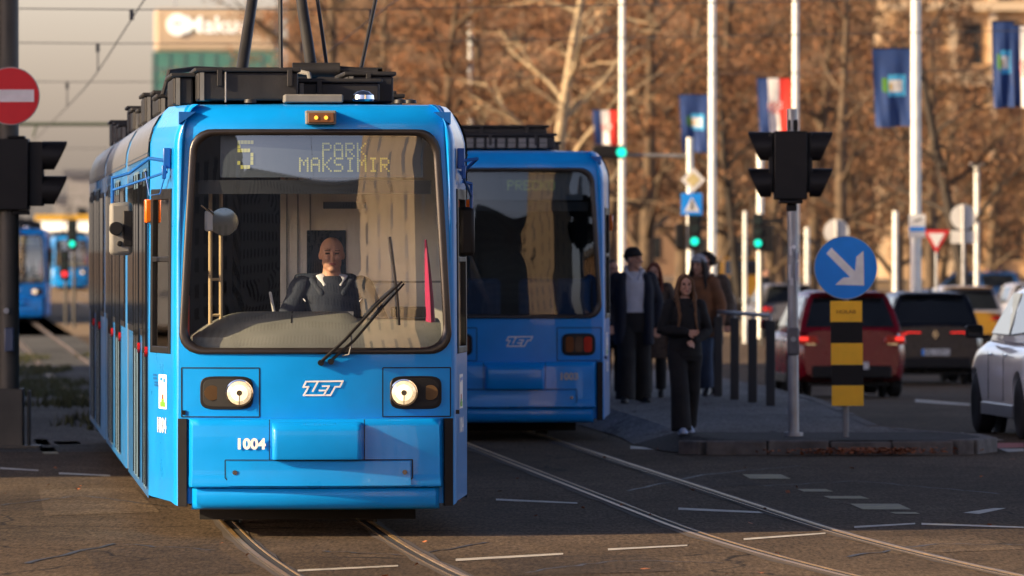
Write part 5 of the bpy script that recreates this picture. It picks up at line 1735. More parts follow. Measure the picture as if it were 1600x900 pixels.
def person(name, label, loc, yaw, H, legs, arms, outfit, head_yaw=0.0, head_tilt=0.0, lean=0.0, group=None, female=False, voxel=0.010, seated=False):
    T = thing(name, label, 'person', loc, yaw, group)
    k = H / 1.75
    T.scale = (k, k, k)
    sw = 0.175 if female else 0.20
    zs_ = 0.0 if not seated else -0.45
    SH = Vector((0, -lean * 0.3, 1.43 + zs_))
    HIP = Vector((0, 0, 0.93 + zs_))
    hc = Vector((0, -lean * 0.42 - 0.015, 1.632 + zs_))
    rot = Matrix.Rotation(head_yaw, 3, 'Z') @ Matrix.Rotation(head_tilt, 3, 'X')
    hp = lambda x, y, z: hc + rot @ Vector((x, y, z))
    # ---- body
    b = MB()
    def ball_at(p, r, n=14):
        mm = MB(); mm.ball((0, 0, 0), r, n)
        b.add([p + rot @ Vector(v) for v in mm.v], mm.f)
    ball_at(hp(0, 0.012, 0.025), (0.078, 0.094, 0.090), 18)
    ball_at(hp(0, -0.012, -0.045), (0.064, 0.070, 0.070), 16)
    ball_at(hp(0, -0.052, -0.092), (0.030, 0.026, 0.022))       # chin
    b.tube([hp(0, -0.082, 0.018), hp(0, -0.098, -0.012), hp(0, -0.106, -0.030)], [0.009, 0.012, 0.016], 8, round_ends=True)   # nose
    for s in (-1, 1):
        ball_at(hp(0.076 * s, 0.012, -0.005), (0.010, 0.020, 0.028), 10)   # ears
        ball_at(hp(0.034 * s, -0.066, -0.022), (0.022, 0.020, 0.022), 10)  # cheek
        ball_at(hp(0.031 * s, -0.078, 0.030), (0.022, 0.012, 0.009), 10)   # brow ridge
        ball_at(hp(0.031 * s, -0.074, 0.010), (0.015, 0.010, 0.009), 10)   # eyes
    ball_at(hp(0, -0.080, -0.060), (0.023, 0.013, 0.010), 10)              # mouth
    nk = 0.050 if female else 0.060
    b.tube([SH + Vector((0, 0.01, -0.02)), SH + Vector((0, 0.0, 0.06)), hp(0, 0.015, -0.08), hp(0, 0.01, -0.02)], [nk * 1.5, nk, nk * 0.95, nk * 0.9], 14)
    t_pts = [HIP + Vector((0, 0, 0.0)), HIP + Vector((0, 0, 0.04)), HIP.lerp(SH, 0.3), HIP.lerp(SH, 0.62), HIP.lerp(SH, 0.88), SH + Vector((0, 0.005, 0.0)), SH + Vector((0, 0.008, 0.045))]
    hw = 0.165 if not female else 0.17
    t_r = [(hw * 0.9, 0.11), (hw, 0.115), (0.135 if not female else 0.118, 0.098), (0.165 if not female else 0.142, 0.112), (sw * 0.92, 0.105), (sw * 0.80, 0.085), (0.075, 0.06)]
    b.tube(t_pts, t_r, 20, round_ends=True, ref=(1, 0, 0))
    for s, (elb, wr) in zip((-1, 1), arms):
        sh = SH + Vector((s * sw, 0.005, -0.025))
        elb, wr = Vector(elb) + Vector((0, 0, zs_)), Vector(wr) + Vector((0, 0, zs_))
        b.tube([sh, sh.lerp(elb, 0.5), elb, elb.lerp(wr, 0.35), wr], [0.050, 0.042, 0.035, 0.036, 0.024], 12, round_ends=True)
        add_hand(b, wr, wr - elb, -s, 0.95 if female else 1.08)
    for s, (kn, an, toe) in zip((-1, 1), legs):
        h0 = HIP + Vector((s * 0.088, 0, -0.04))
        kn, an, toe = Vector(kn), Vector(an), Vector(toe)
        b.tube([h0, h0.lerp(kn, 0.5), kn, kn.lerp(an, 0.35), an], [0.088, 0.070, 0.052, 0.052, 0.034], 14, round_ends=True)
        b.tube([an + Vector((0, 0.02, -0.04)), an.lerp(toe, 0.6) + Vector((0, 0, -0.02)), toe], [0.034, 0.032, 0.022], 10, round_ends=True)
    ri = rot.inverted()
    def pf(c):
        q_ = ri @ (Vector(c) - hc)
        if q_.y < -0.055:
            ax = abs(q_.x)
            if abs(ax - 0.031) < 0.0135 and abs(q_.z - 0.010) < 0.0055: return 1
            if ax < 0.024 and abs(q_.z + 0.060) < 0.0065: return 2
            if 0.014 < ax < 0.050 and 0.027 < q_.z < 0.033: return 3
        return 0
    body = fuse(b, 'body', [outfit.get('skin', SKIN), EYEM, LIPM, outfit.get('brow', BROWM)], T, voxel * 0.65, 2, pf)
    # ---- clothes
    def torso(z0, grow, flare=1.0, top=True, neck=0.06, front=None):
        pts_ = [Vector((0, 0.0, z0 + zs_)), HIP + Vector((0, 0, 0.04)) if z0 < 0.9 else HIP.lerp(SH, 0.12), HIP.lerp(SH, 0.35), HIP.lerp(SH, 0.62), HIP.lerp(SH, 0.88), SH + Vector((0, 0.005, 0.0))]
        rs_ = [((hw + grow) * flare, (0.12 + grow) * flare), (hw + grow, 0.12 + grow), (0.145 + grow, 0.108 + grow), (0.165 + grow * 0.9, 0.115 + grow), (sw * 0.95 + grow * 0.6, 0.108 + grow), (sw * 0.80 + grow * 0.4, 0.088 + grow * 0.8)]
        if top:
            pts_.append(SH + Vector((0, 0.010, neck)))
            rs_.append((0.085, 0.075))
        return pts_, rs_
    def sleeves(mb, grow, stop=0.94):
        for s, (elb, wr) in zip((-1, 1), arms):
            sh = SH + Vector((s * sw * 0.97, 0.005, -0.02))
            elb, wr = Vector(elb) + Vector((0, 0, zs_)), Vector(wr) + Vector((0, 0, zs_))
            e2 = elb.lerp(wr, stop)
            mb.tube([sh, sh.lerp(elb, 0.33), sh.lerp(elb, 0.62), elb, elb.lerp(e2, 0.3), elb.lerp(e2, 0.65), e2], [0.062 + grow, 0.052 + grow, 0.054 + grow, 0.045 + grow * 1.1, 0.049 + grow, 0.040 + grow, 0.034 + grow], 14, round_ends=True)
    for piece in outfit['wear']:
        kind, mat = piece[0], piece[1]
        g = piece[2] if len(piece) > 2 else 0.012
        m = MB()
        if kind == 'trousers':
            m.tube([HIP + Vector((0, 0, 0.10)), HIP + Vector((0, 0, 0.0)), HIP + Vector((0, 0, -0.13))], [(hw + g * 0.7, 0.12 + g * 0.6), (hw + 0.012 + g * 0.7, 0.128 + g * 0.6), (hw + g * 0.7, 0.115 + g * 0.6)], 20, ref=(1, 0, 0))
            wide = piece[3] if len(piece) > 3 else 1.0
            for s, (kn, an, toe) in zip((-1, 1), legs):
                h0 = HIP + Vector((s * 0.088, 0, -0.05))
                kn, an = Vector(kn), Vector(an)
                lo = an + Vector((0, 0.01, -0.02 if wide < 1.5 else -0.045))
                m.tube([h0, h0.lerp(kn, 0.5), kn, kn.lerp(lo, 0.4), kn.lerp(lo, 0.75), lo], [0.095 + g, 0.080 + g, 0.062 + g * wide, 0.060 + g * wide * 1.1, 0.055 + g * wide * 1.35, 0.050 + g * wide * 1.6], 16)
            fuse(m, 'trousers', mat, T, voxel, 3)
        elif kind in ('jacket', 'sweater'):
            hem = piece[3] if len(piece) > 3 else 0.80
            p_, r__ = torso(hem, g)
            m.tube(p_, r__, 24, ref=(1, 0, 0))
            sleeves(m, g * 0.8)
            fuse(m, kind, mat, T, voxel, 3)
        elif kind == 'coat':
            hem = piece[3]
            p_, r__ = torso(hem, g, 1.08)
            m.tube(p_, r__, 24, ref=(1, 0, 0))
            sleeves(m, g * 0.9)
            m.tube([SH + Vector((-0.07, -0.06, 0.02)), SH + Vector((-0.085, 0.03, 0.06)), SH + Vector((0, 0.085, 0.075)), SH + Vector((0.085, 0.03, 0.06)), SH + Vector((0.07, -0.06, 0.02))], 0.028, 10, round_ends=True)
            fuse(m, 'coat', mat, T, voxel, 3)
        elif kind == 'open_jacket':                       # two front halves, a back and sleeves; the front stays open
            hem = piece[3]
            for s in (-1, 1):
                m.tube([(s * 0.155, -0.01, hem), (s * 0.15, -0.01, 1.1), (s * 0.155, -0.01, 1.28), (s * 0.135, 0.0, 1.43), (s * 0.085, 0.01, 1.475)], [(0.075, 0.15), (0.075, 0.142), (0.072, 0.135), (0.07, 0.11), (0.03, 0.06)], 16, ref=(1, 0, 0))
            m.tube([(0, 0.075, hem), (0, 0.075, 1.1), (0, 0.07, 1.3), (0, 0.055, 1.46)], [(0.17, 0.07), (0.17, 0.065), (0.17, 0.065), (0.12, 0.05)], 16, ref=(1, 0, 0))
            sleeves(m, g)
            fuse(m, 'jacket', mat, T, voxel, 3)
        elif kind == 'hood_down':
            m.tube([SH + Vector((-0.045, -0.095, -0.02)), SH + Vector((-0.095, -0.02, 0.055)), SH + Vector((-0.07, 0.085, 0.09)), SH + Vector((0.07, 0.085, 0.09)), SH + Vector((0.095, -0.02, 0.055)), SH + Vector((0.045, -0.095, -0.02))], [0.025, 0.038, 0.048, 0.048, 0.038, 0.025], 12, round_ends=True)
            fuse(m, 'hood', mat, T, voxel, 3)
        elif kind == 'collar':
            m.tube([SH + Vector((-0.035, -0.098, 0.0)), SH + Vector((-0.075, -0.03, 0.065)), SH + Vector((0, 0.07, 0.085)), SH + Vector((0.075, -0.03, 0.065)), SH + Vector((0.035, -0.098, 0.0))], [(0.010, 0.030), (0.012, 0.034), (0.012, 0.034), (0.012, 0.034), (0.010, 0.030)], 10, ref=(0, 0, 1))
            fuse(m, 'shirt_collar', mat, T, 0.006, 2)
        elif kind == 'fold_collar':
            m.tube([SH + Vector((-0.07, -0.115, -0.05)), SH + Vector((-0.13, -0.03, 0.035)), SH + Vector((-0.09, 0.07, 0.06)), SH + Vector((0, 0.09, 0.065)), SH + Vector((0.09, 0.07, 0.06)), SH + Vector((0.13, -0.03, 0.035)), SH + Vector((0.07, -0.115, -0.05))], 0.026, 10, round_ends=True)
            fuse(m, 'jacket_collar', mat, T, voxel, 3)
        elif kind == 'front_panel':
            m.tube([SH + Vector((0, -0.126, -0.34)), SH + Vector((0, -0.132, -0.2)), SH + Vector((0, -0.112, -0.06)), SH + Vector((0, -0.09, -0.01))], [(0.06, 0.012), (0.05, 0.012), (0.032, 0.012), (0.02, 0.012)], 12, ref=(1, 0, 0))
            fuse(m, 'shirt_front', mat, T, 0.007, 2)
        elif kind == 'shoes':
            for s, (kn, an, toe) in zip((-1, 1), legs):
                an, toe = Vector(an), Vector(toe)
                dv = (toe - an); dv.z = 0
                m.tube([an + Vector((0, 0.03, -0.045)), an.lerp(toe, 0.5) + Vector((0, 0, -0.02)), toe + dv.normalized() * 0.02], [(0.040, 0.045), (0.045, 0.042), (0.040, 0.030)], 14, round_ends=True, ref=(1, 0, 0))
                m.tube([an, an + Vector((0, 0, 0.05))], 0.045, 12)
                m.tube([an + Vector((0, 0.045, -0.072)), an.lerp(toe, 0.5) + Vector((0, 0, -0.05)), toe + dv.normalized() * 0.035 + Vector((0, 0, -0.012))], [(0.042, 0.014), (0.048, 0.014), (0.042, 0.014)], 14, round_ends=True, ref=(1, 0, 0))
                fuse(m, 'shoe', mat, T, 0.008, 1)
                m = MB()
        elif kind == 'beanie':
            def bb(p, r):
                mm = MB(); mm.ball((0, 0, 0), r, 16)
                m.add([p + rot @ Vector(v) for v in mm.v], mm.f)
            bb(hp(0, 0.016, 0.062), (0.088, 0.106, 0.085))
            pts_ = [hp(0.086 * math.cos(a), 0.016 + 0.104 * math.sin(a), 0.048 - 0.012 * math.sin(a)) for a in np.linspace(0, 2 * math.pi, 25)]
            m.tube(pts_, 0.016, 8)
            fuse(m, 'beanie', mat, T, 0.008, 2)
        elif kind == 'long_hair':
            def bb(p, r):
                mm = MB(); mm.ball((0, 0, 0), r, 16)
                m.add([p + rot @ Vector(v) for v in mm.v], mm.f)
            bb(hp(0, 0.032, 0.040), (0.086, 0.098, 0.096))
            bb(hp(0, 0.05, -0.04), (0.090, 0.075, 0.11))
            L = g
            rh = random.Random(len(label))
            for s in (-1, 1):
                for q_ in range(4):
                    o_ = q_ * 0.022
                    m.tube([hp(s * 0.020, -0.055 + o_, 0.100 - o_ * 0.3), hp(s * 0.070, -0.045 + o_, 0.06), hp(s * 0.086, -0.020 + o_, -0.03), hp(s * (0.090 + rh.uniform(0, .02)), -0.020 + o_, -0.12) + Vector((0, -0.02, 0)), SH + Vector((s * (0.095 + rh.uniform(-.02, .02)), -0.105 + o_ * 2.2, -L * 0.4)), SH + Vector((s * (0.09 + rh.uniform(-.03, .03)), -0.125 + o_ * 2.4, -L - rh.uniform(0, .05)))], [0.014, 0.020, 0.024, 0.026, 0.024, 0.008], 9, round_ends=True)
            m.tube([hp(0, 0.09, 0.0), hp(0, 0.10, -0.12), SH + Vector((0, 0.125, -0.1)), SH + Vector((0, 0.13, -L))], [(0.07, 0.03), (0.085, 0.03), (0.09, 0.03), (0.05, 0.015)], 12, round_ends=True, ref=(1, 0, 0))
            fuse(m, 'hair', mat, T, 0.008, 1)
        elif kind == 'curly_hair':
            rh = random.Random(4)
            for i in range(60):
                a, e = rh.uniform(0, 6.28), rh.uniform(-0.3, 1.4)
                mm = MB(); mm.ball((0, 0, 0), rh.uniform(0.03, 0.045), 8)
                y_ = 0.03 + 0.10 * math.cos(e) * math.sin(a)
                if y_ < -0.04 and e < 0.6: continue
                p_ = hp(0.10 * math.cos(e) * math.cos(a), y_, 0.03 + 0.10 * math.sin(e))
                m.add([p_ + Vector(v) for v in mm.v], mm.f)
            fuse(m, 'hair', mat, T, 0.009, 1)
        elif kind == 'short_hair':
            mm = MB(); mm.ball((0, 0, 0), (0.081, 0.094, 0.09), 16)
            m.add([hp(0, 0.030, 0.040) + rot @ Vector(v) for v in mm.v], mm.f)
            fuse(m, 'hair', mat, T, 0.008, 1)
        elif kind == 'side_hair':                          # thin cropped hair over the ears and the back of the head
            mm = MB(); mm.ball((0, 0, 0), (0.078, 0.070, 0.055), 14)
            m.add([hp(0, 0.042, 0.0) + rot @ Vector(v) for v in mm.v], mm.f)
            fuse(m, 'hair', mat, T, 0.008, 1)
        elif kind == 'bag':
            s = g
            m.box((s * 0.28, 0.02, 0.72), (0.12, 0.30, 0.30))
            o = m.build('shoulder_bag', mat, T, smooth=0, bevel=0.04)
            MB().tube([(s * 0.25, -0.10, 0.86), (s * 0.20, -0.06, 1.44), (s * 0.20, 0.08, 1.44), (s * 0.25, 0.12, 0.86)], 0.012, 6).build('strap', mat, o)
        elif kind == 'cuffs':
            for s, (elb, wr) in zip((-1, 1), arms):
                elb, wr = Vector(elb), Vector(wr)
                m.tube([elb.lerp(wr, 0.90), elb.lerp(wr, 1.0)], 0.036, 12)
            m.build('cuff', mat, T)
        elif kind == 'badge':
            m.box(SH + Vector((0.11, -0.137, -0.19)), (0.05, 0.012, 0.05)); m.box(SH + Vector((0.11, -0.140, -0.245)), (0.07, 0.008, 0.012))
            m.build('badge', mat, T, smooth=0)
        elif kind == 'piping':
            for s in (-1, 1):
                m.tube([SH + Vector((s * 0.175, -0.115, -0.10)), SH + Vector((s * 0.21, -0.075, -0.06)), SH + Vector((s * 0.245, -0.02, -0.10))], 0.004, 6)
            m.build('piping', mat, T)
    return T
CLOTHK = lambda n, c, **k: M(n, c, 0.85, var=k.get('var', 0.25), scale=k.get('scale', 9), bump=0.35, bscale=90)
C_BLACK = CLOTHK('cloth_black', (0.006, 0.006, 0.007))
C_NAVY = CLOTHK('cloth_navy', (0.008, 0.011, 0.022))
C_HOOD = CLOTHK('cloth_hoodie_grey', (0.50, 0.52, 0.58), var=0.1)
C_BEANK = CLOTHK('knit_black', (0.008, 0.008, 0.009))
C_BEANG = CLOTHK('knit_grey', (0.30, 0.31, 0.34), var=0.15)
C_BROWN = CLOTHK('coat_brown', (0.17, 0.07, 0.028))
C_FUR = CLOTHK('fur_brown', (0.06, 0.04, 0.028), var=0.6, scale=30)
C_JEANS = CLOTHK('denim', (0.05, 0.075, 0.13))
C_SHIRT = CLOTHK('shirt_white', (0.62, 0.64, 0.70), var=0.05)
C_VEST = CLOTHK('tie_dark', (0.02, 0.022, 0.028))
HAIRB = CLOTHK('hair_brown', (0.13, 0.065, 0.03), var=0.4, scale=40)
HAIRR = CLOTHK('hair_auburn', (0.14, 0.035, 0.014), var=0.4, scale=40)
HAIRD = CLOTHK('hair_dark', (0.018, 0.012, 0.009), var=0.4, scale=40)
HAIRG = CLOTHK('hair_cropped_grey', (0.12, 0.09, 0.07))
SNEAK = CLOTHK('sneaker_pale_blue', (0.42, 0.52, 0.68), var=0.3)
SHOEK = M('shoe_black', (0.012, 0.012, 0.012), 0.5)
STAND = (((-0.095, -0.01, 0.50), (-0.10, 0.02, 0.085), (-0.12, -0.13, 0.03)), ((0.095, -0.01, 0.50), (0.10, 0.02, 0.085), (0.12, -0.13, 0.03)))
def stride(a, b_):
    return (((-0.09, -a * 0.55 - 0.02, 0.51), (-0.085, -a, 0.085 if a > 0 else 0.11), (-0.095, -a - 0.15, 0.03 if a > 0 else 0.025)), ((0.09, -b_ * 0.4 - 0.03, 0.50), (0.085, -b_, 0.085 if b_ > 0 else 0.14), (0.095, -b_ - 0.14, 0.03)))
def on_island(px, d):
    return Vector(((px - 800.0) / F * d, d, isl(d)))
HANG = (((-0.27, 0.03, 1.14), (-0.27, -0.06, 0.90)), ((0.27, 0.03, 1.14), (0.27, -0.06, 0.90)))
POCKET = (((-0.30, 0.06, 1.16), (-0.20, -0.13, 0.98)), ((0.30, 0.06, 1.16), (0.20, -0.13, 0.98)))
HOLD = (((-0.27, -0.02, 1.14), (-0.02, -0.19, 1.12)), ((0.26, 0.0, 1.13), (0.05, -0.20, 1.02)))
p = on_island(1070, 75.3)
person('person', 'woman in black with long brown hair and wide trousers walking in pale sneakers', p, 0.22, 1.66, stride(0.20, -0.26), HOLD,
       {'wear': [('trousers', C_BLACK, 0.022, 1.9), ('jacket', C_BLACK, 0.020, 0.84), ('hood_down', C_BLACK), ('long_hair', HAIRB, 0.30), ('shoes', SNEAK), ('cuffs', M('cuff_pale', (0.4, 0.36, 0.32), 0.8))]}, female=True, head_tilt=-0.06)
p = on_island(990, 88)
person('person', 'man in black beanie with open dark jacket over a white hoodie, head turned aside', p, 0.15, 1.88, (((-0.10, -0.13, 0.51), (-0.12, -0.16, 0.085), (-0.16, -0.30, 0.03)), ((0.10, 0.03, 0.50), (0.12, 0.16, 0.095), (0.16, 0.03, 0.03))), (((-0.29, 0.04, 1.14), (-0.29, -0.09, 0.90)), ((0.29, 0.06, 1.14), (0.27, 0.0, 0.88))),
       {'wear': [('trousers', C_BLACK, 0.028, 1.5), ('sweater', C_HOOD, 0.014, 0.98), ('hood_down', C_HOOD), ('open_jacket', C_NAVY, 0.022, 0.66), ('beanie', C_BEANK), ('short_hair', HAIRD), ('shoes', SHOEK)]}, head_yaw=0.85)
p = on_island(1022, 91)
person('person', 'auburn haired woman in a dark shaggy coat just behind the man in white hoodie', p, -0.1, 1.70, stride(0.06, -0.08), HANG,
       {'wear': [('trousers', C_BLACK, 0.012), ('coat', C_FUR, 0.035, 0.52), ('long_hair', HAIRR, 0.10), ('shoes', SHOEK), ('bag', C_BLACK, 1)]}, female=True)
p = on_island(1092, 92)
person('person', 'woman in grey beanie and rust brown coat with jeans behind the woman in black', p, -0.25, 1.80, stride(0.05, -0.10), HANG,
       {'wear': [('trousers', C_JEANS, 0.018, 1.2), ('coat', C_BROWN, 0.040, 0.74), ('beanie', C_BEANG), ('long_hair', HAIRD, 0.16), ('shoes', SHOEK)]}, female=True, head_yaw=-0.25)
person('person', 'person with dark curly hair and fur collar showing behind the grey beanie', on_island(1103, 94), -0.1, 1.82, STAND, HANG,
       {'wear': [('trousers', C_BLACK, 0.014), ('coat', C_FUR, 0.045, 0.62), ('curly_hair', HAIRD), ('shoes', SHOEK)]})
p = on_island(957, 92)
person('person', 'dark haired person mostly hidden between tram 1003 and the man in white hoodie', p, 0.2, 1.74, STAND, HANG,
       {'wear': [('trousers', C_BLACK, 0.014), ('coat', C_NAVY, 0.03, 0.70), ('short_hair', HAIRD), ('shoes', SHOEK)]}, head_yaw=0.3)
# walkers far beyond the railing
d = 265
w1 = person('person', 'far walker in dark jacket and jeans in front of the yellow van', gp(1150, d), 0.4, 1.74, stride(0.16, -0.18), HANG,
            {'wear': [('trousers', C_JEANS, 0.014), ('coat', C_BLACK, 0.03, 0.72), ('short_hair', HAIRD), ('shoes', SHOEK)]}, voxel=0.016)
for px, d, lab, yw, sc_ in ((1196, 235, 'far walker with sunlit head above the dark parked car', 1.2, 1.05), (1508, 275, 'far walker with reddish head behind the blue car', 1.4, 0.98), (1541, 280, 'sunlit far walker behind the roof of the blue car', 1.3, 1.0), (1560, 285, 'second sunlit far walker nearest the right edge', 1.5, 1.04)):
    c = copy_tree(w1)
    c.location, c.rotation_euler = gp(px, d), (0, 0, yw)
    c.scale = (sc_, sc_, sc_)
    tag(c, lab)
# the driver sits in the first tram
mt = Matrix.Translation(tram1.location) @ Matrix.Rotation(YAW, 4, 'Z')
p = mt @ Vector((0.165, 1.06, 0.70))
person('person', 'bald tram driver in dark navy jacket and white collar at the controls of tram 1004', p, YAW, 1.98,
       (((-0.12, -0.42, 0.50), (-0.12, -0.42, 0.10), (-0.13, -0.56, 0.04)), ((0.12, -0.42, 0.50), (0.12, -0.42, 0.10), (0.13, -0.56, 0.04))), (((-0.31, -0.12, 1.16), (-0.22, -0.42, 1.13)), ((0.31, -0.12, 1.16), (0.18, -0.42, 1.13))),
       {'wear': [('trousers', C_NAVY, 0.012), ('jacket', CLOTHK('driver_jacket_navy', (0.016, 0.024, 0.046)), 0.034, 0.86), ('fold_collar', CLOTHK('driver_jacket_navy', (0.016, 0.024, 0.046))), ('front_panel', C_VEST), ('collar', C_SHIRT), ('side_hair', HAIRG), ('shoes', SHOEK), ('badge', M('badge_grey', (0.2, 0.2, 0.22), 0.6)), ('piping', C_SHIRT)]}, seated=True, voxel=0.009)

# ================================================================ CARS
def carpaint(n, c, metal=0.0):
    return M(n, c, 0.28, metal=metal, var=0.04, scale=3, coat=0.12, spec=0.25, dirt=0.0)
PLATE = M('plate_white', (0.6, 0.6, 0.6), 0.4)
def wheel(parent, c, r, w, sd):
    o = MB().lathe([(-w / 2, r * 0.62), (-w / 2 + 0.01, r * 0.9), (-w / 2 + 0.035, r), (w / 2 - 0.035, r), (w / 2 - 0.01, r * 0.9), (w / 2, r * 0.64), (w / 2 - 0.03, r * 0.60), (-w / 2, r * 0.60)], c, 'x', 36).build('wheel', TYRE, parent)
    m = MB()
    x0 = c[0] + sd * (w / 2 - 0.03)
    m.lathe([(-0.02, r * 0.66), (0.012, r * 0.66), (0.012, r * 0.60), (-0.02, r * 0.58)], (x0, c[1], c[2]), 'x', 36)
    for k in range(5):
        a = 2 * math.pi * k / 5 + 0.3
        for da in (-0.16, 0.16):
            m.tube([(x0 + sd * 0.008, c[1] + r * 0.10 * math.cos(a), c[2] + r * 0.10 * math.sin(a)), (x0, c[1] + r * 0.62 * math.cos(a + da), c[2] + r * 0.62 * math.sin(a + da))], [r * 0.06, r * 0.045], 6)
    m.disc((x0, c[1], c[2]), r * 0.17, 0.03, 18, 'x')
    m.build('rim', RIM, o)
    MB().disc((x0 - sd * 0.05, c[1], c[2]), r * 0.60, 0.02, 28, 'x').build('brake', UNDER, o)
def car(name, label, loc, yaw, L=4.2, W=1.77, H=1.6, paint=None, roofmat=None, wr=0.33, plate='ZG 1377 L', lights='wide', badge=None, cat='car', hood=0.95, rake=0.30, belt=0.62, lit=True, van=False, dash=False):
    T = thing(name, label, cat, loc, yaw)
    hw = W / 2
    zb, zt = 0.24, belt * H
    a0, a1 = (0.80, L - 0.86)
    # lower body
    st = []
    N = 34
    for i in range(N + 1):
        y = L * i / N
        e = min(1.0, y / 0.45); f_ = min(1.0, (L - y) / 0.75)
        w = hw * (0.84 + 0.16 * math.sin(e * math.pi / 2)) * (0.64 + 0.36 * math.sin(f_ * math.pi / 2))
        top = zt
        yh = L - hood - 0.35
        if y > yh: top = zt - (0.13 + 0.20 * ((y - yh) / (L - yh)) ** 2.2) * (y - yh) / (L - yh) * (0.6 if van else 1.0) - 0.0
        if y > L - 0.35: top -= 0.20 * ((y - L + 0.35) / 0.35) ** 2
        b0 = zb + 0.10 * max(0, 1 - y / 0.3) + 0.06 * max(0, 1 - (L - y) / 0.3)
        pr = [(0, b0), (0.80, b0), (0.93, b0 + 0.03), (0.965, b0 + 0.12), (0.985, b0 + 0.3 * (top - b0)), (1.0, b0 + 0.50 * (top - b0)), (0.995, b0 + 0.66 * (top - b0)), (0.975, b0 + 0.79 * (top - b0)), (0.94, b0 + 0.90 * (top - b0)), (0.885, top - 0.03), (0.80, top - 0.004), (0.55, top + 0.012), (0, top + 0.025)]
        def yy(z):
            if y < 0.02 or i == 0: pass
            s_ = max(0.0, 1 - y / 0.5)
            return y + s_ * (0.10 * max(0.0, (z - 0.72) / (zt - 0.72 + 1e-6)) if z > 0.72 else 0.0) + s_ * 0.05 * max(0, (0.45 - z) / 0.25)
        ring = [(x * w, yy(z), z) for x, z in pr] + [(-x * w, yy(z), z) for x, z in pr[-2:0:-1]]
        st.append(ring)
    m = MB()
    m.loft(st)
    me0 = m.mesh('raw', paint, 0)
    o = bpy.data.objects.new('raw', me0)
    COL.objects.link(o)
    cut = []
    cm = MB()
    for y in (a0, a1):
        for sd in (-1, 1):
            cm.disc((sd * hw, y, wr + 0.01), wr * 1.13, 0.62, 40, 'x')
    co = cm.build('cutter', UNDER, smooth=0)
    bo = o.modifiers.new('b', 'BOOLEAN')
    bo.object, bo.operation, bo.solver = co, 'DIFFERENCE', 'EXACT'
    me = bpy.data.meshes.new_from_object(o.evaluated_get(bpy.context.evaluated_depsgraph_get()))
    bpy.data.objects.remove(o); bpy.data.objects.remove(co)
    me.materials.clear(); me.materials.append(paint)
    me.polygons.foreach_set('material_index', [0] * len(me.polygons))
    me.polygons.foreach_set('use_smooth', [True] * len(me.polygons))
    me.set_sharp_from_angle(angle=R(32))
    body = link('body', me, T)
    MB().bounds(-hw * 0.72, hw * 0.72, 0.35, L - 0.35, zb - 0.06, zb + 0.3).build('underbody', UNDER, T, smooth=0)
    for y in (a0, a1):
        for sd in (-1, 1):
            wheel(T, (sd * (hw - 0.115), y, wr), wr, 0.22, sd)
    # greenhouse: body-coloured shell with glass set just proud
    gb, gt = zt - 0.02, H - 0.03
    base = [(hw * 0.90, 0.16), (hw * 0.93, L * 0.35), (hw * 0.88, L - hood - 0.42)] if not van else [(hw * 0.95, 0.12), (hw * 0.95, L * 0.4), (hw * 0.92, L - hood - 0.2)]
    topp = [(hw * 0.66, 0.16 + rake), (hw * 0.71, L * 0.38), (hw * 0.65, L - hood - 0.42 - 0.72)] if not van else [(hw * 0.88, 0.2), (hw * 0.88, L * 0.4), (hw * 0.85, L - hood - 0.7)]
    rows = []
    for t_, bulge in ((0, 0), (0.3, 0.020), (0.62, 0.030), (0.85, 0.018), (0.95, 0.0), (1.0, -0.025)):
        q = [(b_[0] * (1 - t_) + c_[0] * t_ + bulge, b_[1] * (1 - t_) + c_[1] * t_, gb + (gt - gb) * t_) for b_, c_ in zip(base, topp)]
        ctr0, ctr1 = (0, q[0][1] - 0.05, q[0][2]), (0, q[2][1] + 0.09, q[2][2])
        rows.append([q[0], q[1], q[2], ctr1, (-q[2][0], q[2][1], q[2][2]), (-q[1][0], q[1][1], q[1][2]), (-q[0][0], q[0][1], q[0][2]), ctr0])
    crown = [(p_[0] * 0.78, p_[1] + (0.10 if p_[1] < L * 0.3 else (-0.10 if p_[1] > L * 0.5 else 0)), H) for p_ in rows[-1]]
    m = MB()
    m.loft(rows + [crown])
    m.build('cabin', roofmat or paint, T, smooth=50, bevel=0.012)
    def gl(nm, quad, inset=0.0):
        mm = MB()
        c = sum((Vector(p_) for p_ in quad), Vector()) / len(quad)
        n = (Vector(quad[1]) - Vector(quad[0])).cross(Vector(quad[-1]) - Vector(quad[0])).normalized()
        if n.dot(c - Vector((0, L * 0.45, gb))) < 0: n = -n
        v = [Vector(p_) + n * 0.034 for p_ in quad]
        k = len(v)
        mm.add(v + [p_ - n * 0.05 for p_ in v], [list(range(k)), list(range(2 * k - 1, k - 1, -1))] + [[i, (i + 1) % k, k + (i + 1) % k, k + i] for i in range(k)])
        return mm.build(nm, DGLASS, T, smooth=0, bevel=0.006)
    def on(idx, t_, x=None):
        b_, c_ = base[idx], topp[idx]
        return Vector((b_[0] * (1 - t_) + c_[0] * t_, b_[1] * (1 - t_) + c_[1] * t_, gb + (gt - gb) * t_))
    fl = lambda v: Vector((-v.x, v.y, v.z))
    lo, hi = 0.14, 0.88
    r0, r1 = on(0, lo), on(0, hi)
    rq = [Vector((r0.x * 0.90, r0.y - 0.005, r0.z)), Vector((0, r0.y - 0.05, r0.z)), Vector((-r0.x * 0.90, r0.y - 0.005, r0.z)), Vector((-r1.x * 0.90, r1.y - 0.005, r1.z)), Vector((0, r1.y - 0.05, r1.z)), Vector((r1.x * 0.90, r1.y - 0.005, r1.z))]
    m = MB()
    rq2 = [p_ + Vector((0, -0.012, 0.006)) for p_ in rq]
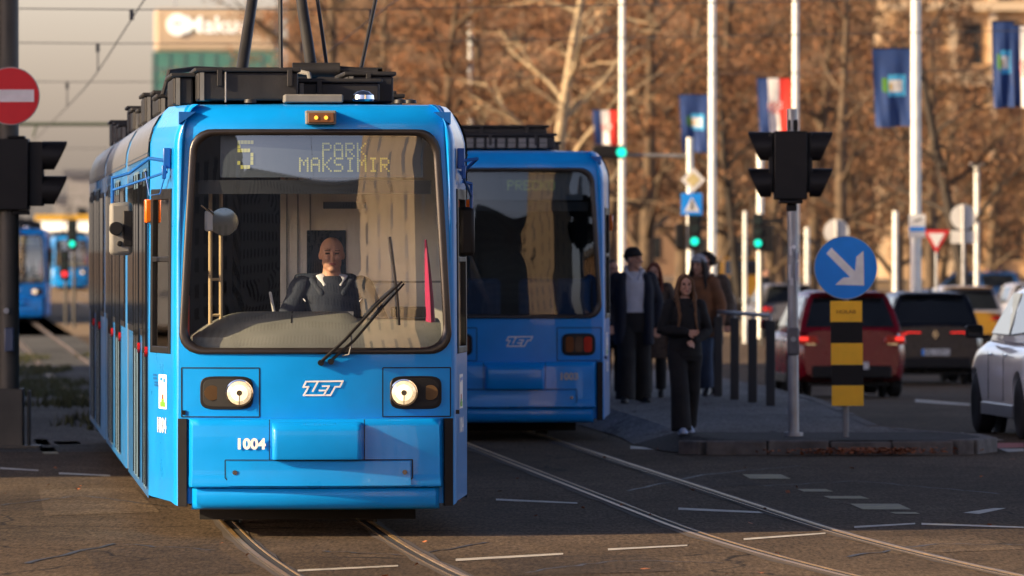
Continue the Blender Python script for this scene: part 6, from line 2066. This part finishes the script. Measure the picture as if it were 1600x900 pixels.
    m.add(rq2 + [p_ + Vector((0, 0.05, 0)) for p_ in rq2], [(0, 1, 4, 5), (1, 2, 3, 4), (0, 5, 11, 6), (2, 8, 9, 3), (5, 4, 10, 11), (4, 3, 9, 10), (0, 6, 7, 1), (1, 7, 8, 2)])
    m.build('rear_window', DGLASS, T, smooth=0)
    f0, f1 = on(2, 0.10), on(2, hi)
    m = MB()
    fq = [Vector((f0.x * 0.9, f0.y + 0.03, f0.z)), Vector((0, f0.y + 0.10, f0.z)), Vector((-f0.x * 0.9, f0.y + 0.03, f0.z)), Vector((-f1.x * 0.9, f1.y + 0.03, f1.z)), Vector((0, f1.y + 0.10, f1.z)), Vector((f1.x * 0.9, f1.y + 0.03, f1.z))]
    m.add(fq, [(0, 1, 4, 5), (1, 2, 3, 4)])
    m.build('windscreen', DGLASS, T, smooth=0)
    for sd in (1, -1):
        g2 = (lambda v: v) if sd > 0 else fl
        A0, A1, Bm0, Bm1, C0, C1 = on(0, 0.2).lerp(on(1, 0.2), 0.16), on(0, hi).lerp(on(1, hi), 0.10), on(1, 0.12), on(1, hi), on(2, 0.12), on(2, hi)
        gl('side_window', [g2(A0), g2(A0.lerp(Bm0, 0.95)), g2(A1.lerp(Bm1, 0.95)), g2(A1)])
        gl('side_window', [g2(Bm0.lerp(C0, 0.04)), g2(Bm0.lerp(C0, 0.96)), g2(Bm1.lerp(C1, 0.92)), g2(Bm1.lerp(C1, 0.05))])
        mr = MB().box((sd * (hw + 0.10), L - hood - 0.62, zt + 0.09), (0.20, 0.11, 0.15)).build('mirror', BLACK if dash else paint, T, smooth=0, bevel=0.035)
        MB().box((sd * (hw + 0.10), L - hood - 0.679, zt + 0.09), (0.16, 0.006, 0.11)).build('mirror_glass', DGLASS, mr, smooth=0)
        MB().box((sd * (hw - 0.01), L - hood - 0.60, zt + 0.03), (0.10, 0.05, 0.04)).build('stalk', BLACK, mr, smooth=0)
        dm = MB()
        for y in (L * 0.37, L * 0.37 + 0.02 + 1.0):
            dm.bounds(sd * hw * 1.0 - 0.003, sd * hw * 1.0 + 0.003, y, y + 0.012, 0.40, zt - 0.13)
        dm.build('door_gap', BLACK, body, smooth=0)
        dh = MB()
        for y in (L * 0.37 - 0.28, L * 0.37 + 0.72):
            dh.box((sd * (hw + 0.008), y + 0.08, zt - 0.16), (0.03, 0.18, 0.03))
        dh.build('door_handle', CHROME if dash else paint, T, smooth=0, bevel=0.008)
        MB().bounds(min(sd * (hw - 0.06), sd * (hw - 0.012)), max(sd * (hw - 0.06), sd * (hw - 0.012)), a0 + wr * 1.2, a1 - wr * 1.2, zb - 0.02, zb + 0.12).build('sill', RIM if dash else BLACK, T, smooth=0, bevel=0.01)
        # wheel-arch liner
        for y in (a0, a1):
            MB().disc((sd * (hw - 0.30), y, wr + 0.01), wr * 1.12, 0.06, 30, 'x').build('arch_liner', UNDER, T)
    # rear details
    wl = hw * 0.84
    rear = lambda z: 0.02 + (0.10 * max(0.0, (z - 0.72) / (zt - 0.72)) if z > 0.72 else 0)
    MB().bounds(-hw * 0.70, hw * 0.70, -0.03, 0.12, 0.30, 0.50).build('bumper_trim', BLACK, T, smooth=0, bevel=0.03)
    zl = zt - 0.14
    tm = TAILLIT if lit else REDLENS
    for sd in (-1, 1):
        if lights == 'wide':
            q = [(sd * hw * 0.28, zl + 0.035), (sd * hw * 0.28, zl + 0.055), (sd * hw * 0.62, zl + 0.065), (sd * hw * 0.90, zl + 0.06), (sd * hw * 0.93, zl - 0.03), (sd * hw * 0.70, zl - 0.035), (sd * hw * 0.58, zl + 0.03)]
        else:
            q = [(sd * hw * 0.56, zl - 0.03), (sd * hw * 0.60, zl + 0.07), (sd * hw * 0.92, zl + 0.08), (sd * hw * 0.955, zl - 0.05), (sd * hw * 0.85, zl - 0.07)]
        tl = MB().prism(q, 0.005, 0.22).build('tail_light', REDLENS, T, smooth=0, bevel=0.01)
        if lights == 'wide':
            g_ = MB()
            g_.tube([(sd * hw * 0.30, 0.0, zl + 0.045), (sd * hw * 0.55, 0.0, zl + 0.05), (sd * hw * 0.68, 0.0, zl - 0.02), (sd * hw * 0.91, 0.0, zl - 0.02)], 0.010, 6)
            if sd > 0:
                g_.box((sd * hw * 0.80, 0.0, zl + 0.035), (0.11, 0.02, 0.03))
        else:
            g_ = MB().box((sd * hw * 0.84, 0.0, zl + 0.03), (0.13, 0.02, 0.05))
        g_.build('lamp', tm, tl, smooth=0)
        if lights != 'wide':
            MB().box((sd * hw * 0.72, 0.003, zl - 0.055), (0.16, 0.012, 0.03)).build('reverse_lamp', CHROME, tl, smooth=0)
    if plate:
        zp = 0.60 if lights == 'wide' else 0.50
        pl = MB().box((0, -0.045 if zp < 0.55 else -0.01, zp), (0.52, 0.02, 0.115)).build('number_plate', PLATE, T, smooth=0, bevel=0.004)
        yp = -0.058 if zp < 0.55 else -0.023
        MB().box((-0.235, yp, zp), (0.045, 0.006, 0.108)).build('plate_band', BLUESIGN, pl, smooth=0)
        vs_, fs_ = text2d(plate, 0.072, 0.01, 1.0)
        m = MB()
        m.add([(0.02 + v[0], yp - 0.001, zp + v[1]) for v in vs_], fs_)
        m.build('plate_lettering', BLACK, pl, smooth=0)
    if badge:
        m = MB()
        zc = zt - 0.13
        o_ = [(0, 0.085), (0.055, 0), (0, -0.085), (-0.055, 0)]
        i_ = [(0, 0.045), (0.026, 0), (0, -0.045), (-0.026, 0)]
        for y_ in (0.03,):
            m.add([(x, y_, zc + z) for x, z in o_ + i_], [(i, (i + 1) % 4, 4 + (i + 1) % 4, 4 + i) for i in range(4)])
            m.add([(x, y_ + 0.05, zc + z) for x, z in o_], [(3, 2, 1, 0)])
            m.add([(x, y_ + dy, zc + z) for dy in (0, 0.05) for x, z in o_], [(i, (i + 1) % 4, 4 + (i + 1) % 4, 4 + i) for i in range(4)])
        m.build('diamond_badge', CHROME, T, smooth=0)
    MB().prism([(-0.02, H - 0.004), (0.02, H - 0.004), (0.004, H + 0.075), (-0.004, H + 0.075)], 0.16 + rake + 0.25, 0.16 + rake + 0.40).build('roof_fin', BLACK, T, smooth=0)
    MB().bounds(-hw * 0.62, hw * 0.62, 0.02 + rake * 0.75, 0.16 + rake + 0.1, H - 0.045, H - 0.022).build('spoiler', paint, T, smooth=0, bevel=0.008)
    for sd in (-1, 1):
        MB().prism([(sd * hw * 0.45, zt - 0.26), (sd * hw * 0.82, zt - 0.22), (sd * hw * 0.80, zt - 0.36), (sd * hw * 0.45, zt - 0.38)], L - 0.30, L - 0.02).build('headlight', RIM, T, smooth=0, bevel=0.02)
    return T
REDP = carpaint('car_paint_dark_red', (0.17, 0.004, 0.013))
NAVYP = carpaint('car_paint_black', (0.006, 0.008, 0.014))
SILVP = M('car_paint_pale_silver', (0.80, 0.80, 0.80), 0.25, var=0.03, scale=3, coat=0.8)
GREYP = carpaint('car_paint_grey', (0.10, 0.10, 0.11))
YELP = carpaint('car_paint_ochre', (0.30, 0.16, 0.012))
BLUP = carpaint('car_paint_blue', (0.02, 0.07, 0.20))
LAVP = carpaint('car_paint_lavender_grey', (0.24, 0.25, 0.30))
TY = YAW * 1.0
car('parked_car', 'dark red hatchback waiting behind the yellow and black marker', gp(1331, 112), TY + 0.02, 4.2, 1.79, 1.66, REDP, lights='narrow', wr=0.34, plate='ZG 5024 J', roofmat=REDP)
car('parked_car', 'black hatchback with diamond badge and red light bar right of the red car', gp(1462, 132), TY, 4.4, 1.86, 1.70, NAVYP, lights='wide', badge=True, wr=0.35, plate='ZG 1377 L')
car('parked_car', 'pale silver off-road car cut by the right edge, its front wheel nearest', Vector((6.50, 77.7, 0)), R(5.5), 4.6, 1.86, 1.68, SILVP, wr=0.345, dash=True, hood=0.9, lights='narrow', belt=0.63)
car('parked_car', 'dark grey car with one red lamp far behind the signal post', gp(1235, 200), TY + 0.02, 4.3, 1.78, 1.50, GREYP, lights='narrow', plate='ZG 881 F')
car('parked_car', 'ochre yellow hatchback with pale roof beyond the black car', gp(1516, 168), TY, 4.1, 1.80, 1.62, YELP, roofmat=LAVP, lights='narrow', lit=False)
car('parked_car', 'blue saloon standing crosswise beyond the ochre hatchback', gp(1604, 262), R(90), 4.7, 1.8, 1.62, BLUP, lights='narrow', lit=False)
car('parked_car', 'lavender grey car at the right edge beyond the ochre hatchback', gp(1625, 185), TY, 4.4, 1.8, 1.60, LAVP, lights='narrow')
car('delivery_van', 'small yellow van with a big dark rear window far beyond the railing', gp(1162, 290), TY, 4.6, 1.85, 2.12, YELP, lights='narrow', cat='van', van=True, lit=False, hood=0.8)
car('parked_car', 'white hatchback standing far off beside the yellow van', gp(1143, 300), TY, 4.1, 1.75, 1.45, SILVP, lights='narrow', lit=False)
for o_ in list(bpy.data.meshes):
    if o_.users == 0:
        bpy.data.meshes.remove(o_)
